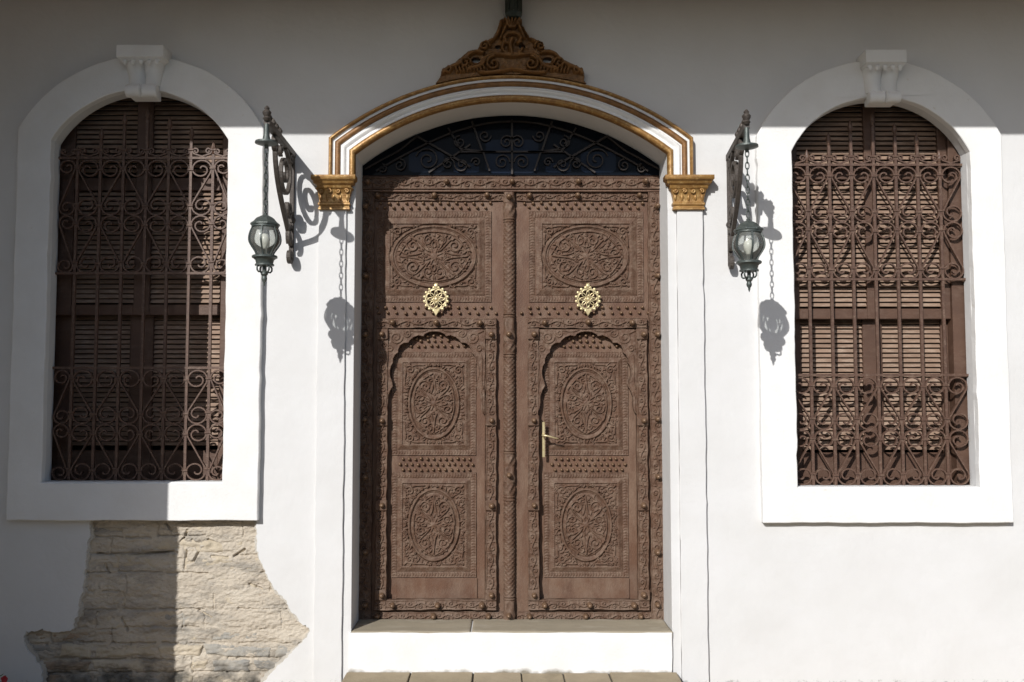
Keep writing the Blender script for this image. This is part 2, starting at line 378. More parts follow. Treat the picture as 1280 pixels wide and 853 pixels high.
def ragged(poly, step=0.02, amp=0.006):
    o = []
    for i, p in enumerate(poly):
        q = poly[(i + 1) % len(poly)]; L = math.hypot(q[0] - p[0], q[1] - p[1]); k = max(1, int(L / step))
        for j in range(k):
            t = j / k
            o.append((p[0] + (q[0] - p[0]) * t + random.uniform(-amp, amp), p[1] + (q[1] - p[1]) * t + random.uniform(-amp, amp)))
    return o
PATCH = ragged([(P(a, b).x, P(a, b).z) for a, b in patch_px], 0.011, 0.0050)
EV = 1.55; EZ = P(CX, 168.5).z + 0.614 * EV
WT, WALLX = EZ - 0.001, 7.0
outer = [(-WALLX, GZ - 0.2), (-WALLX, WT), (WALLX, WT), (WALLX, GZ - 0.2)]
e_ = 0.0
holeL = arch(WL_IN[0], WL_IN[1], WL_IN[2], WL_IN[3], WL_IN[4]); holeR = arch(WR_IN[0], WR_IN[1], WR_IN[2], WR_IN[3], WR_IN[4])
b = MB(); b.prism([outer, holeL, holeR, DOOR, PATCH], 0.0, 0.075)
b.obj('plaster', M['plaster'], house)
pcx, pcz = sum(p[0] for p in PATCH) / len(PATCH), sum(p[1] for p in PATCH) / len(PATCH)
lip = []
for k, p in enumerate(PATCH):
    d = Vector((pcx - p[0], pcz - p[1])); d.normalize(); q = .004 + .016 * abs(math.sin(k * .23) * math.sin(k * .071 + 1)) + random.uniform(0, .007)
    lip.append((p[0] + d.x * q, p[1] + d.y * q))
b = MB(); b.prism([[(P(15, 860).x, GZ - .15), (P(15, 860).x, Z(640)), (P(405, 700).x, Z(640)), (P(405, 860).x, GZ - .15)], lip], .013, .05)
b.obj('undercoat', M['undercoat'], house)
# door reveal behind the wall sheet
b = MB(); dp = DOOR
b.rings([[(p[0], 0.075, p[1]) for p in dp], [(p[0], 0.33, p[1]) for p in dp]], False, False, close=False)
b.obj('door_reveal', M['plaster'], house)
# dark room behind everything
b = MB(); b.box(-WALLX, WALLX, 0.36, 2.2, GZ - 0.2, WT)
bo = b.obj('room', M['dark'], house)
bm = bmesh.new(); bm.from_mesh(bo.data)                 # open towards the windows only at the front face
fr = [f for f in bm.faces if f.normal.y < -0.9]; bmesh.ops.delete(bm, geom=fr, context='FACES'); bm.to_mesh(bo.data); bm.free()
b = MB()
for x0, x1 in ((-WALLX, -WALLX + 0.02), (WALLX - 0.02, WALLX)): b.box(x0, x1, 0.075, 0.36, GZ - 0.2, WT)
b.obj('side_wall', M['plaster'], house)
# partition between rooms so no window looks into the next
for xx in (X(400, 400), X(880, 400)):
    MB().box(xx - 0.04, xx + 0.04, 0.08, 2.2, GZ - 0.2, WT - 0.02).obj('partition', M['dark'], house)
# eave over the facade and the porch pier that shade the wall
MB().box(-WALLX - 1, WALLX + 1, -EV, 2.3, EZ, EZ + 0.22).obj('roof', M['soffit'], house)
PX = X(218.5, 640) - 0.483 * 1.5
MB().box(PX - 2.2, PX, -1.5, -1.12, GZ - 0.2, EZ - 0.002).obj('porch_pier', M['plaster'], house)

# unseen house added across the lane: shades the ground and closes the low sky
oh = thing('added_shade_house', 'unseen earth coloured house added across the lane to shade the ground', 'house', (0, -11, GZ))
hb = MB(); hb.prism([[(-28, GZ - .1), (-28, 4.4), (28, 4.4), (28, GZ - .1)]] + [[(x, 1.0), (x, 2.6), (x + 1.1, 2.6), (x + 1.1, 1.0)] for x in range(-24, 25, 6)], -11, -11.3)
hb.obj('wall', M['ochre'], oh)
MB().box(-28, 28, -17, -11.26, GZ - .1, 4.38).obj('house_body', M['dark'], oh)
MB().box(-28.2, 28.2, -17.2, -10.7, 4.402, 4.6).obj('flat_roof', M['ochre'], oh)

# ------------------------------------------------------------------ bare stone patch: mud render with stones in courses
mx0, mx1, mz0, mz1 = P(22, 860).x, P(395, 700).x, GZ - 0.05, P(60, 640).z
rl = Relief(mx1 - mx0, mz1 - mz0, 0.0042)
rl.H += .010
def layered(amp, cx_, cz_, seed): rl.H += amp * vnoise(rl.nx, rl.nz, (int(rl.w / cx_), int(rl.h / cz_)), seed)
layered(.011, .25, .10, 3); layered(.008, .13, .035, 4); layered(.008, .05, .018, 5); layered(.007, .016, .010, 6); layered(.004, .007, .006, 16)
mcx, mcz = (mx0 + mx1) / 2, (mz0 + mz1) / 2
def mloc(px, py): p = P(px, py); return (p.x - mcx, p.z - mcz)
courses = [652, 672, 694, 717, 741, 764, 787, 806, 825, 843, 862]
for k, yy in enumerate(courses[1:-1]):                  # broken bed joints and upright joints
    px = 20
    while px < 400:
        L_ = random.uniform(20, 70); y_ = yy + random.uniform(-1.5, 1.5)
        if random.random() < .62: rl.groove([mloc(px + q, y_ + random.uniform(-.9, .9)) for q in np.arange(0, L_, 5)], random.uniform(.004, .008), random.uniform(.008, .016))
        px += L_ + random.uniform(2, 10)
        if random.random() < .45: rl.groove([mloc(px + random.uniform(-2, 2), yy - q) for q in (0, 7, 14, 20)], .0045, .010)
for pl in ([(232, 664), (229, 672), (224, 678)], [(238, 676), (246, 690), (240, 703), (230, 706)], [(231, 690), (229, 712)], [(258, 676), (274, 684)],
           [(118, 693), (160, 697), (215, 690)], [(128, 706), (133, 718)], [(150, 775), (157, 790)], [(290, 697), (304, 688)], [(262, 697), (282, 699)],
           [(246, 765), (262, 774)], [(310, 732), (325, 738)], [(120, 660), (150, 664)], [(205, 655), (212, 664)]):
    rl.groove([mloc(*p) for p in pl], 0.007, 0.022)
rl.H = np.where(rl.H < -0.03, -0.03, rl.H)
place('mud_render', rl.mesh('mud_render', M['mud'], 0.03), (mcx, 0.041, mcz), house)
def stone_mesh(wd, ht, seed, m):
    r_ = Relief(wd, ht, min(wd, ht) / 13)
    ed = np.clip(r_.edge() / (0.3 * ht), 0, 1)
    r_.H = 0.020 * np.sqrt(1 - (1 - ed)**2) + 0.012 * vnoise(r_.nx, r_.nz, (max(2, int(wd / 0.05)), 3), seed) + 0.008 * vnoise(r_.nx, r_.nz, (max(3, int(wd / 0.02)), 7), seed + 1)
    me = r_.mesh('stone', m, 0.04)
    n_ = len(me.vertices); co = np.zeros(n_ * 3, np.float32); me.vertices.foreach_get("co", co); co = co.reshape(-1, 3)
    rr = np.random.default_rng(seed); k1, k2, k3 = rr.uniform(-1, 1, 3)
    co[:, 2] += 0.06 * ht * np.sin(co[:, 0] / wd * 5 + k1 * 3) + 0.03 * co[:, 0] * k2
    co[:, 0] *= 1 + 0.12 * k3 * co[:, 2] / ht
    me.vertices.foreach_set("co", co.ravel()); me.update(); return me
sd = 50
for ci in range(len(courses) - 1):
    y0, y1 = courses[ci], courses[ci + 1]; px = 26 + random.uniform(-20, 0)
    while px < 392:
        ln = random.uniform(34, 92) if ci > 4 else random.uniform(55, 130); gap = random.uniform(3, 8)
        xa, xb = px, px + ln; xm = (xa + xb) / 2; ym = (y0 + y1) / 2
        inside = any(inpoly(np.array([xq]), np.array([ym]), patch_px)[0] for xq in (xa, xm, xb))
        if inside:
            h_ = (y1 - y0 - random.uniform(3, 7)) / S; w_ = (ln - gap) / S
            q = random.random()
            if ci >= 7: m = M['stone_grey'] if q < 0.55 else (M['stone_tan'] if q < 0.85 else M['stone_brown'])
            elif ci >= 4: m = M['stone_tan'] if q < 0.62 else (M['stone_brown'] if q < 0.85 else M['stone_grey'])
            else: m = M['stone_tan'] if q < 0.9 else M['stone_brown']
            p = P(xm, ym)
            proud = random.uniform(-0.006, 0.010) if ci > 6 else random.uniform(-0.016, -0.004)
            place('stone', stone_mesh(w_, h_, sd, m), (p.x, 0.049 - proud, p.z), house); sd += 7
        px += ln

# ------------------------------------------------------------------ window surrounds and keystones
def ring_keystone(parent, cx, px_c, ytop, ysl, ysc, ybot, slabw, bw0, bw1):
    """keystone: slab, two fluted tapering lobes, scroll roll"""
    zt, zs, zc, zb = Z(ytop, -0.15), Z(ysl, -0.15), Z(ysc, -0.12), Z(ybot, -0.12)
    sw, w0, w1 = slabw / S / 2 * 0.975, bw0 / S / 2 * 0.975, bw1 / S / 2 * 0.975
    ko = MB().box(cx - sw, cx + sw, -.150, 0.0, zs + .004, zt).obj('keystone', M['trim'], parent, bevel=0.005, seg=2)
    MB().rings([[(cx - a, 0.0, z), (cx + a, 0.0, z), (cx + a, -d, z), (cx - a, -d, z)] for a, d, z in ((w0 + .002, .122, zs - .010), (w0 + .010, .132, zs - .002), (sw - .008, .143, zs + .0035))]).obj('slab_moulding', M['trim'], ko)
    for q in range(5):                                   # carved leaves under the slab
        xx = cx + (q - 2) * w0 * .42
        MB().lathe([(.002, -.022), (.009, -.016), (.0135, -.004), (.012, .006), (.002, .012)], (xx, -.126, zs - .014), 8).obj('leaf', M['trim'], ko, smooth='all')
    rs = []                                              # fluted body
    for i in range(9):
        t = i / 8; a = w0 + (w1 - w0) * t; z = zs + (zc - zs) * t; d = 0.125 - 0.035 * math.sin(PI * t * 0.8)
        ring = [(cx + a, 0.0, z), (cx - a, 0.0, z)]
        for j in range(17):
            u = j / 16; lobe = abs(math.sin(2 * PI * u)) ** 0.6
            ring.append((cx - a + 2 * a * u, -d + 0.034 * (1 - lobe), z))
        rs.append(ring)
    MB().rings(rs).obj('lobe', M['trim'], ko, smooth=True)
    r0 = (zc - zb) / 2
    for sx in (-1, 1):
        MB().lathe([(r0 * 0.2, -w1 * 1.05), (r0 * 0.85, -w1 * 1.04), (r0, -w1 * 0.9), (r0 * 0.86, -w1 * 0.5), (r0, -w1 * 0.12), (r0 * 0.7, 0.002)] if sx < 0 else
                   [(r0 * 0.7, 0.004), (r0, w1 * 0.12), (r0 * 0.86, w1 * 0.5), (r0, w1 * 0.9), (r0 * 0.85, w1 * 1.04), (r0 * 0.2, w1 * 1.05)],
                   (cx, -0.122 + r0 * 0.55, (zc + zb) / 2), 16, 'x').obj('scroll_roll', M['trim'], ko, smooth=True)
    MB().box(cx - w1 * 0.9, cx + w1 * 0.9, -0.112, 0.0, zb + 0.006, zc).obj('core', M['trim'], ko, bevel=0.004)

def surround(IN, OUT, label):
    o = thing_part = MB()
    oo = arch(OUT[0], OUT[1], OUT[2], OUT[3], OUT[4]); ii = arch(IN[0], IN[1], IN[2], IN[3], IN[4])
    o.prism([wob(oo, int(IN[0] * 100) + 900), wob(ii, int(IN[0] * 100) + 901)], TF, 0.0)
    ob = o.obj('window_surround', M['trim'], house, bevel=0.004, label=label)
    return ob
sL = surround(WL_IN, WL_OUT, 'half shaded white window surround left of the door')
sR = surround(WR_IN, WR_OUT, 'sunlit white window surround right of the door')
ring_keystone(sL, X(174, 90, -0.15), 174, 56, 72, 104, 121, 60, 49, 38)
ring_keystone(sR, X(1108.5, 90, -0.15), 1108, 62, 79, 113, 128, 52, 46, 38)
def inner_reveal(loop, name):
    b = MB(); b.rings([[(p[0], 0.075, p[1]) for p in loop], [(p[0], 0.09, p[1]) for p in loop]], False, False); return b
# rough sill slabs inside the windows
for IN, par in ((WL_IN, sL), (WR_IN, sR)):
    MB().box(IN[0] + 0.003, IN[1] - 0.003, TF + 0.012, 0.074, IN[2] - 0.004, IN[2] + 0.005).obj('sill', M['trim'], par, bevel=0.002)

# ------------------------------------------------------------------ door surround: pilasters, capitals, gilded arch mouldings
zcap0 = Z(262, -0.04)
for (a0, a1, s0, s1, lab) in ((397.5, 432, 432.6, 441, 'left'), (847, 879.5, 837.2, 846.4, 'right')):
    x0 = (X(a0, 300, DF) + X(a0 - (628 - a0) * 0.022, 800, DF)) / 2; x1 = (X(a1, 300, DF) + X(a1 - (628 - a1) * 0.022, 800, DF)) / 2
    MB().prism([wob([(x0, GZ - .1), (x0, zcap0 + .01), (x1, zcap0 + .01), (x1, GZ - .1)], int(a0))], DF, 0.0).obj('pilaster', M['plaster'], house, bevel=0.003)
    if lab == 'left': x2, x3 = x1 + 0.0005, DXL
    else: x2, x3 = DXR, x0 - 0.0005
    MB().box(x2, x3, -0.009, 0.0, GZ - 0.1, zcap0 + 0.02).obj('architrave', M['plaster'], house, bevel=0.002)
# arch bands
def path_pts(xl, xr, zk, zt, zb, n=56):
    a = arch(xl, xr, zb, zk, zt, n); return a
OUTP = path_pts((X(410, 176, -.05) + X(410, 217, -.05)) / 2, X(867.5, 195, -.05), Z(171.5, -.05), Z(93, -.05), Z(218.5, -.05))
INP = path_pts(DXL, DXR, DZS, DZT, Z(218.5, -.05))
def band(t0, t1, prof, m, name, label=None):
    """prof: list of (fraction across the band, proud)"""
    rs = []
    for k in range(len(OUTP)):
        o_ = np.array(OUTP[k]); i_ = np.array(INP[k])
        row = [tuple(o_ + (i_ - o_) * t0)[:1] + (0.0,) + tuple(o_ + (i_ - o_) * t0)[1:]]
        for u, pr in prof:
            q = o_ + (i_ - o_) * (t0 + (t1 - t0) * u); row.append((q[0], -pr, q[1]))
        q = o_ + (i_ - o_) * t1; row.append((q[0], 0.0, q[1]))
        rs.append(row)
    return MB().rings(rs).obj(name, m, house, smooth=True, label=label)
def rnd(h0, h1, n=7): return [(0.5 - 0.5 * math.cos(PI * i / n), h0 + (h1 - h0) * math.sin(PI * i / n)) for i in range(n + 1)]
band(0, .16, rnd(.030, .058), M['gold'], 'moulding_band', 'gilded outer band of the door arch')
band(.16, .245, [(0, .040), (.5, .036), (1, .040)], M['trim'], 'moulding_band')
band(.245, .455, rnd(.034, .050), M['gilt_dark'], 'moulding_band', 'gilded middle band of the door arch')
band(.455, .78, [(0, .034), (.12, .034), (.2, .040), (.35, .046), (.5, .044), (.62, .036), (.72, .033), (.85, .037), (1, .037)], M['trim'], 'moulding_band')
band(.78, 1.0, rnd(.032, .050), M['gold'], 'moulding_band', 'gilded inner band of the door arch')

def capital(xl, xr, xbl, xbr, label):
    """xl..xr abacus, xbl..xbr neck, in pixels"""
    cx = (X(xl, 220, -.08) + X(xr, 220, -.08)) / 2; aw = (X(xr, 220, -.08) - X(xl, 220, -.08)) / 2
    nw = (X(xbr, 255, -.04) - X(xbl, 255, -.04)) / 2
    ys = [(218.3, aw, .085), (223.5, aw, .085), (225.0, aw - .008, .080), (225.6, aw - .012, .074), (229.0, aw - .014, .072), (230.4, aw - .024, .064),
          (231.2, aw - .030, .058), (233.4, aw - .032, .057), (235.6, nw + .022, .052), (236.6, nw + .012, .047), (243, nw + .004, .043), (248, nw - .001, .040), (252.5, nw - .004, .038),
          (253.4, nw + .003, .044), (256, nw + .004, .045), (257.4, nw - .002, .039), (258.6, nw - .002, .039), (259.6, nw + .002, .043), (262, nw + .002, .043)]
    rs = [[(cx - a, 0.0, Z(y, -d)), (cx + a, 0.0, Z(y, -d)), (cx + a, -d, Z(y, -d)), (cx - a, -d, Z(y, -d))] for y, a, d in ys]
    c = MB().rings(rs).obj('capital', M['gold'], house, bevel=0.0012, smooth=True, label=label)
    ze = Z(239, -.05)
    for k in range(4):                                   # row of curled eggs
        xx = cx + (k - 1.5) * nw * 0.56
        pts = spiral(xx, ze, .0135, PI * 0.9, 1.3, -1 if k % 2 else 1, 0.2, 20)
        MB().tube([(a, -.052, z) for a, z in pts], .0055, 6).obj('curl', M['gold'], c, smooth='all')
    for k in range(5):                                   # leaves beneath
        xx = cx + (k - 2) * nw * 0.43; zz = Z(247, -.045)
        MB().lathe([(.001, -.022), (.007, -.014), (.0105, 0), (.009, .014), (.002, .022)], (xx, -.0375, zz), 8).obj('bud', M['gold'], c, smooth='all')
    return c
capital(388.5, 444.2, 398.5, 437, 'gilded capital left of the door, crossed by the bracket shadow')
capital(831.5, 893, 841, 880, 'sunlit gilded capital right of the door')

# ------------------------------------------------------------------ gilded crest over the arch
def crest():
    out = [(550, 97), (552, 90), (558, 86), (564, 84), (572, 76), (580, 69), (585, 65), (590, 63.5), (596, 64), (599, 58), (606, 54), (616, 51), (619.5, 43), (623, 34), (625, 28), (627, 24), (631, 26.5), (635, 24), (640, 26), (644.5, 23.5), (649, 26), (653, 24), (653, 33), (657, 42), (662, 50), (670, 53), (678, 56), (681, 63), (687, 62.5), (692.5, 64.5), (699, 73), (707, 79), (716, 83), (727.7, 88.5), (731, 93), (730, 101)]
    dep = -0.03
    arcb = []
    for k in range(len(OUTP)):
        if -0.40 < OUTP[k][0] < 0.515: arcb.append((OUTP[k][0], OUTP[k][1] + 0.0015))
    poly = [(P(a, b, dep).x, P(a, b, dep).z) for a, b in out] + arcb[::-1]
    xs = [p[0] for p in poly]; zs = [p[1] for p in poly]
    x0, x1, z0, z1 = min(xs), max(xs), min(zs), max(zs)
    cx, cz = (x0 + x1) / 2, (z0 + z1) / 2
    r_ = Relief(x1 - x0, z1 - z0, 0.0032)
    r_.mask = inpoly(r_.Xg + cx, r_.Zg + cz, poly)
    for hx, hz, ha, hb in ((595, 76, 5, 3.2), (684, 76, 5.5, 3.2), (622.5, 60, 3.2, 2.4), (652.5, 59.5, 3.6, 2.8)):
        p = P(hx, hz, dep); r_.mask &= (((r_.Xg + cx - p.x) * S / ha)**2 + ((r_.Zg + cz - p.z) * S / hb)**2) > 1
    L = lambda a, b: (P(a, b, dep).x - cx, P(a, b, dep).z - cz)
    r_.H[:] = 0.012
    def st(pts, w=.011, h=.026, w1=None): r_.stroke([L(*p) for p in pts], w * 1.15, h * 1.7, w1, base=.008)
    def both(pts, **k): st(pts, **k); st([(1281 - a, b) for a, b in pts], **k)
    def sp(cx_, cy_, rad, a0, turns, d, **k):
        both([(cx_ + q[0], cy_ - q[1]) for q in spiral(0, 0, rad, a0, turns, d, .15)], **k)
    both(bez((640, 72), (622, 70), (612, 66), (606, 78)), w=.012); sp(617, 82, 9, PI * .5, 1.4, 1, w=.008)
    both(bez((606, 78), (600, 90), (590, 84), (586, 88))); sp(582, 81, 7, 0, 1.3, 1, w=.008)
    both(bez((604, 68), (596, 66), (588, 66), (582, 76))); both(bez((576, 80), (570, 84), (560, 86), (554, 93)), w=.012)
    sp(560, 90, 6, PI, 1.2, -1, w=.007); sp(606, 60, 6.5, 0, 1.4, 1, w=.008)
    both(bez((626, 30), (624, 42), (622, 48), (610, 56)), w=.012); both(bez((634, 30), (632, 38), (628, 44), (626, 50)), w=.008)
    both(bez((630, 56), (626, 62), (628, 70), (640, 70)), w=.009); both(bez((640, 44), (630, 44), (628, 52), (634, 56)), w=.012)
    for dx_ in (-9, -4.5, 0, 4.5, 9): st([(640 + dx_ * .35, 37), (640 + dx_, 26)], w=.008, h=.028)
    st(bez((640, 52), (636, 58), (638, 64), (640, 70)), w=.012, h=.034); both(bez((600, 92), (612, 94), (622, 92), (640, 88)), w=.010)
    for q in range(9): both([(572 + q * 4.2, 92 - .42 * q), (570 + q * 4.2, 86 - .5 * q)], w=.007, h=.020, w1=.004)
    r_.rough(.006, .02, 91); r_.rough(.003, .008, 92)
    o = place('crest', r_.mesh('crest', M['gilt_dark'], 0.028), (cx, dep, cz), None)
    o['label'] = 'gilded carved wooden crest with scrolling leaves above the door arch'; o['category'] = 'carving'
    return o
crest()
# dark metal pipe end above the crest
pp = P(642, 10, -.07)
pt = thing('pipe', 'dark green metal pipe ending just above the gilded crest', 'pipe', (pp.x, -.07, EZ - .01))
zb = Z(23, -.07)
MB().lathe([(.026, zb), (.040, zb + .004), (.052, zb + .022), (.0545, zb + .03), (.0545, EZ - .001)], (pp.x, -.065, 0), 8, arc=(PI / 8, 2 * PI + PI / 8)).obj('tube', M['pipe'], pt, bevel=.002)
for k in range(3): MB().box(pp.x + (k - 1) * .03 - .003, pp.x + (k - 1) * .03 + .003, -.1245, -.112, zb + .03, EZ - .002).obj('rib', M['pipe'], pt, bevel=.001)

# ================================================================== DOOR
YF = 0.264                                             # plane of the frame and the wicket framing fronts
def vine(Lw, W, res=.0030, seed=0, h=.0125, vertical=False, chain=False):
    """carved strip of length Lw and width W with a running vine"""
    r_ = Relief(Lw, W, res)
    r_.H[:] = .004
    ed = r_.W_edge = W / 2 - abs(r_.Zg)
    r_.H = np.where(ed < .006, .010, r_.H); r_.H = np.where(ed < .0018, .004, r_.H)
    per = W * 2.1; n = max(1, round(Lw / per)); per = Lw / n
    A = W * .17
    xs = np.linspace(-Lw / 2, Lw / 2, int(n * 22) + 1)
    r_.stroke(np.stack([xs, A * np.sin(2 * PI * (xs + Lw / 2) / per)], -1), W * .065, h, base=.003)
    for k in range(2 * n):
        cx = -Lw / 2 + per * (k + .5) / 2; sg = 1 if k % 2 == 0 else -1
        r_.stroke(spiral(cx, -sg * W * .10, W * .25, sg * PI / 2 + random.uniform(-.2, .2), 1.2, 1 if k % 4 < 2 else -1, .15), W * .062, h * .9, W * .04, base=.003)
        r_.disc(cx, -sg * W * .10, W * .065, h * .9, .003)
        for q in (-1, 1):
            bx = cx + q * per * .19
            r_.stroke(bez((bx, sg * W * .05), (bx + q * .1 * W, sg * W * .14), (bx + q * .16 * W, sg * W * .22), (bx + q * .05 * W, sg * W * .34), 8), W * .07, h * .8, W * .02, base=.003)
    r_.rough(.0035, .03, seed + 1); r_.rough(.0022, .010, seed + 2)
    return r_
def warp_strip(me, L, W, seed, vertical):
    """wavy hand-cut edges; turns the strip upright when vertical"""
    n_ = len(me.vertices); co = np.zeros(n_ * 3, np.float32); me.vertices.foreach_get("co", co); co = co.reshape(-1, 3)
    rr = np.random.default_rng(seed); ph = rr.uniform(0, 6, 4)
    co[:, 2] *= 1 + .05 * np.sin(co[:, 0] * 31 + ph[0]) + .04 * np.sin(co[:, 0] * 57 + ph[1])
    co[:, 2] += .0018 * np.sin(co[:, 0] * 9 + ph[2])
    if vertical: co = np.stack([-co[:, 2], co[:, 1], co[:, 0]], -1)
    me.vertices.foreach_set("co", np.ascontiguousarray(co).ravel()); me.update()
def strip(name, x0, x1, z0, z1, y, parent, thick=.025, seed=0, warp=True, m=None):
    vert = (z1 - z0) > (x1 - x0); L, W = (z1 - z0, x1 - x0) if vert else (x1 - x0, z1 - z0)
    me = vine(L, W, seed=seed).mesh(name, m or M['carving'], thick)
    if warp or vert:
        if warp: warp_strip(me, L, W, seed, vert)
    return place(name, me, ((x0 + x1) / 2, y + .008, (z0 + z1) / 2), parent)

def oval_panel(W, Hh, A, B, vertical, seed):
    """raised carved panel: chain border A wide, bevel B wide, field with an oval of scrollwork"""
    r_ = Relief(W, Hh, .0024); ed = r_.edge()
    u = np.where(W / 2 - abs(r_.Xg) < Hh / 2 - abs(r_.Zg), r_.Zg, r_.Xg)
    s = np.clip(ed / A, 0, 1)
    chain = .0045 * np.abs(np.sin(PI * u / .017 + 2.6 * np.abs(s - .5))) * np.sin(PI * s)**.7
    H = np.where(ed < A, .002 + chain, 0)
    H = np.where(ed < .0025, .006, H); H = np.where((ed > A - .004) & (ed < A), -.002, H)
    t = np.clip((ed - A) / B, 0, 1)
    bev = .003 + .013 * t + .0018 * np.abs(np.sin(PI * u / .012)) * (np.sin(PI * np.clip((t - .45) / .5, 0, 1)))
    H = np.where(ed >= A, bev, H)
    f = A + B
    H = np.where(ed >= f, .010, H); H = np.where((ed >= f) & (ed < f + .004), .006, H)
    r_.H = H
    fw, fh = W / 2 - f, Hh / 2 - f
    a, b = fw * .95, fh * .94
    if vertical: a, b = fw * .80, fh * .86
    el = lambda q, n=90: [(q * a * math.cos(t), q * b * math.sin(t)) for t in np.linspace(0, 2 * PI, n)]
    ring_w = .0075
    r_.H = np.where(ed >= f + .004, .0075, r_.H)
    r_.groove(el(1.06), .0045, .008)
    r_.stroke(el(.99), ring_w, .0085, base=.0085)
    r_.groove(el(.90), .004, .006)
    mn = min(a, b)
    hand = np.random.default_rng(seed + 5)
    def q4(pts, w=.0046, h=.0115, w1=None):
        for sx in (1, -1):
            for sz in (1, -1):
                ox, oz = hand.uniform(-.0022, .0022, 2); k_ = hand.uniform(.8, 1.15)
                if hand.random() < .02: continue
                r_.stroke([(sx * p[0] + ox, sz * p[1] + oz) for p in pts], w * hand.uniform(.9, 1.1), h * k_, w1, base=.0075)
    # all drawn in a unit oval whose long axis is x; swap for a vertical oval
    la, lb = (b, a) if vertical else (a, b)
    sw = (lambda p: (p[1], p[0])) if vertical else (lambda p: p)
    def U(pts): return [sw((p[0] * la, p[1] * lb)) for p in pts]
    def usp(cx, cz, rad, a0, turns, d): return [sw((cx * la + p[0] * lb, cz * lb + p[1] * lb)) for p in spiral(0, 0, rad, a0, turns, d, .16)]
    r_.disc(0, 0, .13 * lb, .009, .009)
    for k in range(8):
        t_ = PI / 8 + k * PI / 4; r_.stroke([(.12 * lb * math.cos(t_), .12 * lb * math.sin(t_)), (.27 * lb * math.cos(t_), .27 * lb * math.sin(t_))], .006, .007, .003, base=.0085)
    q4(U(bez((.10, .16), (.25, .42), (.30, .66), (.10, .74)))); q4(usp(.15, .52, .20, PI * .55, 1.25, -1)); 
    q4(U(bez((.14, .18), (.30, .36), (.38, .60), (.52, .60)))); q4(usp(.50, .36, .25, PI * .5, 1.5, -1), w=.0055)
    q4(U(bez((.30, .12), (.42, .02), (.60, .04), (.80, .0))), w=.005); q4(usp(.66, .13, .12, PI, 1.1, -1), w=.0038)
    q4(U(bez((.56, .56), (.68, .44), (.74, .30), (.84, .05))), w=.0055, w1=.003); q4(U(bez((.02, .30), (.06, .38), (.04, .46), (.0, .50))), w=.0045)
    q4(U(bez((.0, .80), (.08, .82), (.18, .80), (.30, .76))), w=.005, w1=.003); q4(U(bez((.30, .76), (.40, .74), (.46, .72), (.50, .64))), w=.004)
    for lx, lz in ((.36, .30), (.62, .28), (.08, .62), (.26, .62), (.44, .52), (.72, .10)):
        q4(U([(lx, lz), (lx + .05, lz + .07)]), w=.0055, w1=.003)
    # corner spandrels
    kx, kz = fw - .012, fh - .012
    cs = min(fw, fh) * .22
    q4(spiral(kx - cs * .75, kz - cs * .75, cs * .62, PI * .25, 1.3, 1, .15)); q4(bez((kx - cs * .2, kz - cs * 1.2), (kx - .002, kz - cs * 1.8), (kx - cs * .1, kz - cs * 2.2), (kx - .003, kz - cs * 2.9)), w=.005, w1=.0025)
    q4(bez((kx - cs * 1.2, kz - cs * .2), (kx - cs * 1.8, kz), (kx - cs * 2.2, kz - cs * .1), (kx - cs * 2.9, kz - .003)), w=.005, w1=.0025)
    q4([(kx - .002, kz - .002), (kx - cs * .3, kz - cs * .3)], w=.006)
    # small leaves and tendrils wherever the ground is still plain
    rr = np.random.default_rng(seed); placed = []
    for _ in range(2600):
        x, z = rr.uniform(.0, fw - .008), rr.uniform(.0, fh - .008)
        e = (x / a)**2 + (z / b)**2
        if .74 < e < 1.16: continue
        i, j = np.searchsorted(r_.x, x), np.searchsorted(r_.z, z); k = 3
        if r_.H[max(0, j - k):j + k + 1, max(0, i - k):i + k + 1].max() > .0112: continue
        if any((x - q[0])**2 + (z - q[1])**2 < .0115**2 for q in placed): continue
        placed.append((x, z)); an = math.atan2(z, x) + rr.uniform(-.9, .9)
        if rr.random() < .5: q4(spiral(x, z, .0085, an, 1.0, 1 if rr.random() < .5 else -1, .3, 9), w=.0034, h=.0095, w1=.0026)
        else: q4([(x - .009 * math.cos(an), z - .009 * math.sin(an)), (x + .002 * math.cos(an + .6), z + .002 * math.sin(an + .6)), (x + .010 * math.cos(an), z + .010 * math.sin(an))], w=.0048, h=.0095, w1=.002)
    r_.rough(.0030, .05, seed); r_.rough(.0020, .012, seed + 1); r_.rough(.0012, .006, seed + 2)
    return r_

YB = 0.300                                             # leaf board face
YW = 0.318                                             # wicket board face
zthr = Z(776.5, YB)                                    # bottom of the leaves
dfr = thing('door_frame', 'carved brown door frame with iron fanlight under the gilded arch', 'door frame', (0, .3, zthr))
def zc(py, dep=YB): return Z(py, dep)
def xc(px, py, dep=YB): return X(px, py, dep)
# beam and jamb posts
bx0, bx1 = xc(450.5, 230, YF), xc(828.5, 230, YF)
strip('beam', bx0, bx1, zc(236.8, YF), zc(221.5, YF), YF - .004, dfr, .06, 11, False)
MB().box(bx0, bx1, YF + .004, YF + .08, zc(239.5, YF), zc(237.2, YF)).obj('beam_fillet', M['door'], dfr, bevel=.002)
MB().box(bx0, bx1, YF + .012, YF + .08, zc(221, YF), zc(217.5, YF)).obj('beam_fillet', M['door'], dfr, bevel=.003)
JL0, JL1 = X(449.5, 500, YF), X(465.5, 500, YF); JR0, JR1 = X(812.5, 500, YF), X(829, 500, YF)
strip('jamb', JL0, JL1, zthr - .01, zc(240, YF), YF + .008, dfr, .06, 21); strip('jamb', JR0, JR1, zthr - .01, zc(240, YF), YF + .008, dfr, .06, 22)
